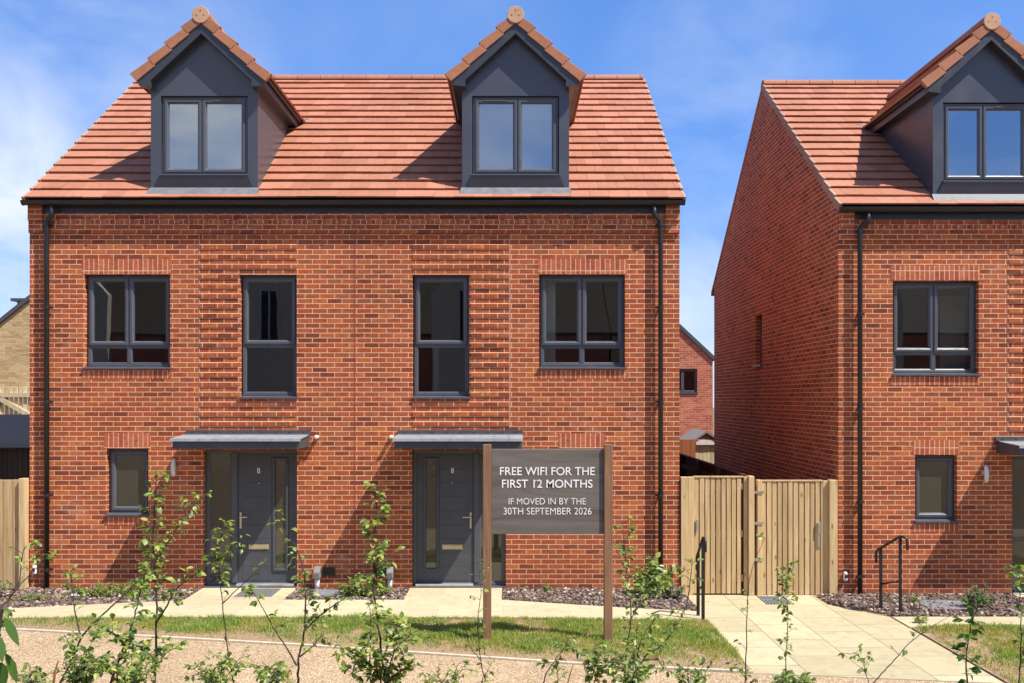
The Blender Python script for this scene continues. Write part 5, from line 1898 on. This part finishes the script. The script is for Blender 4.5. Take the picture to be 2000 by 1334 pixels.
def big_leaf_shrub():
    rnd = random.Random(28)
    D = 3.4
    st, lf = MB(), MB()
    b = P(-30, 1345, D)
    gz = ground_z(b.x, b.y)
    foot = Vector((b.x, b.y, gz - 0.03))
    st.tube(smooth_path([foot, P(-30, 1345, D), P(-18, 1290, D), P(-4, 1240, D), P(4, 1185, D)], 4), 0.006, 6)
    st.tube(smooth_path([P(-24, 1320, D), P(-6, 1290, D), P(12, 1272, D)], 4), 0.004, 6)
    for (bx, by, tx, ty, w, off) in ((8, 1204, 38, 1264, 0.42, 0), (10, 1275, 34, 1336, 0.40, 0.05), (-6, 1240, 8, 1292, 0.55, -0.05), (-8, 1292, 12, 1345, 0.6, 0.1),
                                     (4, 1190, -14, 1225, 0.5, 0.1), (2, 1185, 22, 1196, 0.5, 0), (-18, 1290, -36, 1330, 0.5, 0), (-4, 1238, -30, 1262, 0.5, 0), (0, 1215, 14, 1222, 0.5, 0.1)):
        base, tip = P(bx, by, D + off * 0.3), P(tx, ty, D + off)
        d = tip - base
        n0 = len(lf.v)
        place_leaf(lf, base, d, Vector((0.9, -0.6, 0.5)), d.length, d.length * w * 0.72, rnd)
    t = thing('shrub', foot, 'dark shrub with large drooping leaves cut by the left picture edge', 'shrub', 'young shrubs in the foreground hedge row')
    st.build('stem', 'bark', t, smooth=True)
    lf.build('foliage', 'leaf_dark', t, smooth=True)


big_leaf_shrub()


def bank_shrub(label, px, py, depth, w, h, seed, leaf=0.042, mat='leaf', dens=60):
    rnd = random.Random(seed)
    stems = []
    for k in range(7):
        dx = rnd.uniform(-w, w)
        tip = py - h * rnd.uniform(0.0, 1.0)
        stems.append(([(px + dx * 0.15, 1340), (px + dx * 0.5, (1340 + tip) / 2), (px + dx, tip)], [(0.35, 1.0, dens)], (0, rnd.uniform(-0.3, 0.3))))
    sapling(label, stems, depth, leaf=leaf, seed=seed, r=0.005, mat=mat, cat='shrub', name='shrub')


bank_shrub('low leafy shrub at the foot of the forked leaning sapling', 155, 1304, 4.8, 34, 56, 31)
bank_shrub('low shrub tangled round the thin straight sapling at the bottom edge', 430, 1316, 4.7, 60, 40, 32, dens=50)
bank_shrub('low shrub at the bottom edge between the crossing sapling and the straight one', 525, 1322, 4.6, 45, 34, 33, dens=50)
bank_shrub('low shrub at the foot of the tall upright sapling', 255, 1312, 4.8, 60, 40, 34, dens=55)
bank_shrub('low shrub at the bottom edge below the slim sapling right of the board', 1225, 1316, 4.8, 50, 40, 35, dens=55)
bank_shrub('low tuft of leaves at the foot of the leafy sapling before the right gate', 1545, 1338, 4.9, 30, 10, 36, dens=60)


# dry broken canes standing in the bank
def cane(label, poly, depth, r=0.006):
    pts = [P(x, y, depth) for x, y in poly]
    b = pts[0]
    gz = ground_z(b.x, b.y)
    pts = [Vector((b.x, b.y, gz - 0.03))] + pts
    m = MB().tube(pts, [r] * (len(pts) - 1) + [r * 0.5], 6)
    o = m.build('dry_stalk', 'timber_orange', root=(b.x, b.y, gz))
    return tag(o, label, 'dry stalk')


cane('dry brown stalk beside the low shrub at the bottom left', [(104, 1340), (108, 1310), (114, 1290)], 4.8)
cane('dry brown stalk at the bottom edge left of the crossing sapling', [(560, 1340), (563, 1322), (564, 1310)], 4.7)
cane('dry brown stalk at the bottom edge below the notice board', [(1108, 1340), (1113, 1318), (1120, 1298)], 4.8, 0.004)


# low plants in the gravel beds by the walls
def bed_plant(label, x, y, z, w, h, n, seed, leaf=0.035, mat='leaf_grey', name='plant', cat='plant'):
    rnd = random.Random(seed)
    st, lf = MB(), MB()
    for k in range(n):
        a = rnd.uniform(0, 2 * math.pi)
        rr = w * math.sqrt(rnd.random())
        foot = Vector((x + rr * 0.5 * math.cos(a), y + rr * 0.35 * math.sin(a), z))
        tip = Vector((x + rr * math.cos(a), y + rr * 0.6 * math.sin(a), z + h * rnd.uniform(0.4, 1.0) * (1 - 0.5 * (rr / w) ** 2)))
        mid = (foot + tip) / 2 + Vector((0, 0, h * 0.12))
        leafy_stem(st, lf, [foot, mid, tip], 0.003, 0.001, rnd, [(0.15, 1.0, 120)], leaf, 0.03)
    t = thing(name, (x, y, z), label, cat, 'low plants in the gravel beds')
    st.build('stem', 'bark_green', t)
    lf.build('foliage', mat, t)


bed_plant('grey green bushy plant at the foot of the left board fence', -7.62, -0.75, -0.01, 0.42, 0.42, 34, 41)
bed_plant('spreading green ground cover under the small window of the left home', -5.95, -0.45, -0.01, 0.55, 0.20, 40, 42, mat='leaf')
bed_plant('upright pale leaved plant against the wall right of the green ground cover', -5.6, -0.2, -0.01, 0.16, 0.30, 10, 43, mat='leaf')
bed_plant('small plant on the gravel edge left of the white scrap', -6.85, -0.85, -0.01, 0.22, 0.16, 12, 44, mat='leaf')
bed_plant('leafy plant in the middle gravel bed beside the right door path', -2.15, -0.55, -0.01, 0.40, 0.40, 26, 45, mat='leaf', leaf=0.05)
bed_plant('feathery grey plant at the brick corner below the right downpipe', 2.2, -0.75, -0.01, 0.40, 0.34, 30, 46)
bed_plant('bushy green plant in front of the right downpipe foot', 2.05, -0.45, -0.01, 0.30, 0.62, 22, 47, mat='leaf', leaf=0.045)
bed_plant('tiny green plant on the gravel behind the notice board', 0.55, -0.25, -0.01, 0.12, 0.16, 7, 48, mat='leaf')
bed_plant('pale shrub on the gravel below the right small window', 6.62, -0.95, -0.098, 0.28, 0.42, 24, 49)
bed_plant('low grassy tuft at the corner of the right lawn', 5.45, -1.80, -0.09, 0.12, 0.12, 10, 50, mat='leaf')
bed_plant('low plant beside the manhole cover in the right gravel', 5.85, -0.6, -0.098, 0.14, 0.16, 9, 51, mat='leaf')

bank_shrub('low sprig at the bottom edge left of the forked leaning sapling', 60, 1326, 4.9, 34, 30, 52, dens=30)
bank_shrub('low sprig at the bottom edge right of the bushy shrub with the spire', 880, 1326, 4.8, 50, 26, 53, dens=28)
bank_shrub('low sprig at the bottom edge between the slim sapling and the bare wiry one', 1345, 1326, 4.9, 40, 34, 54, dens=36)
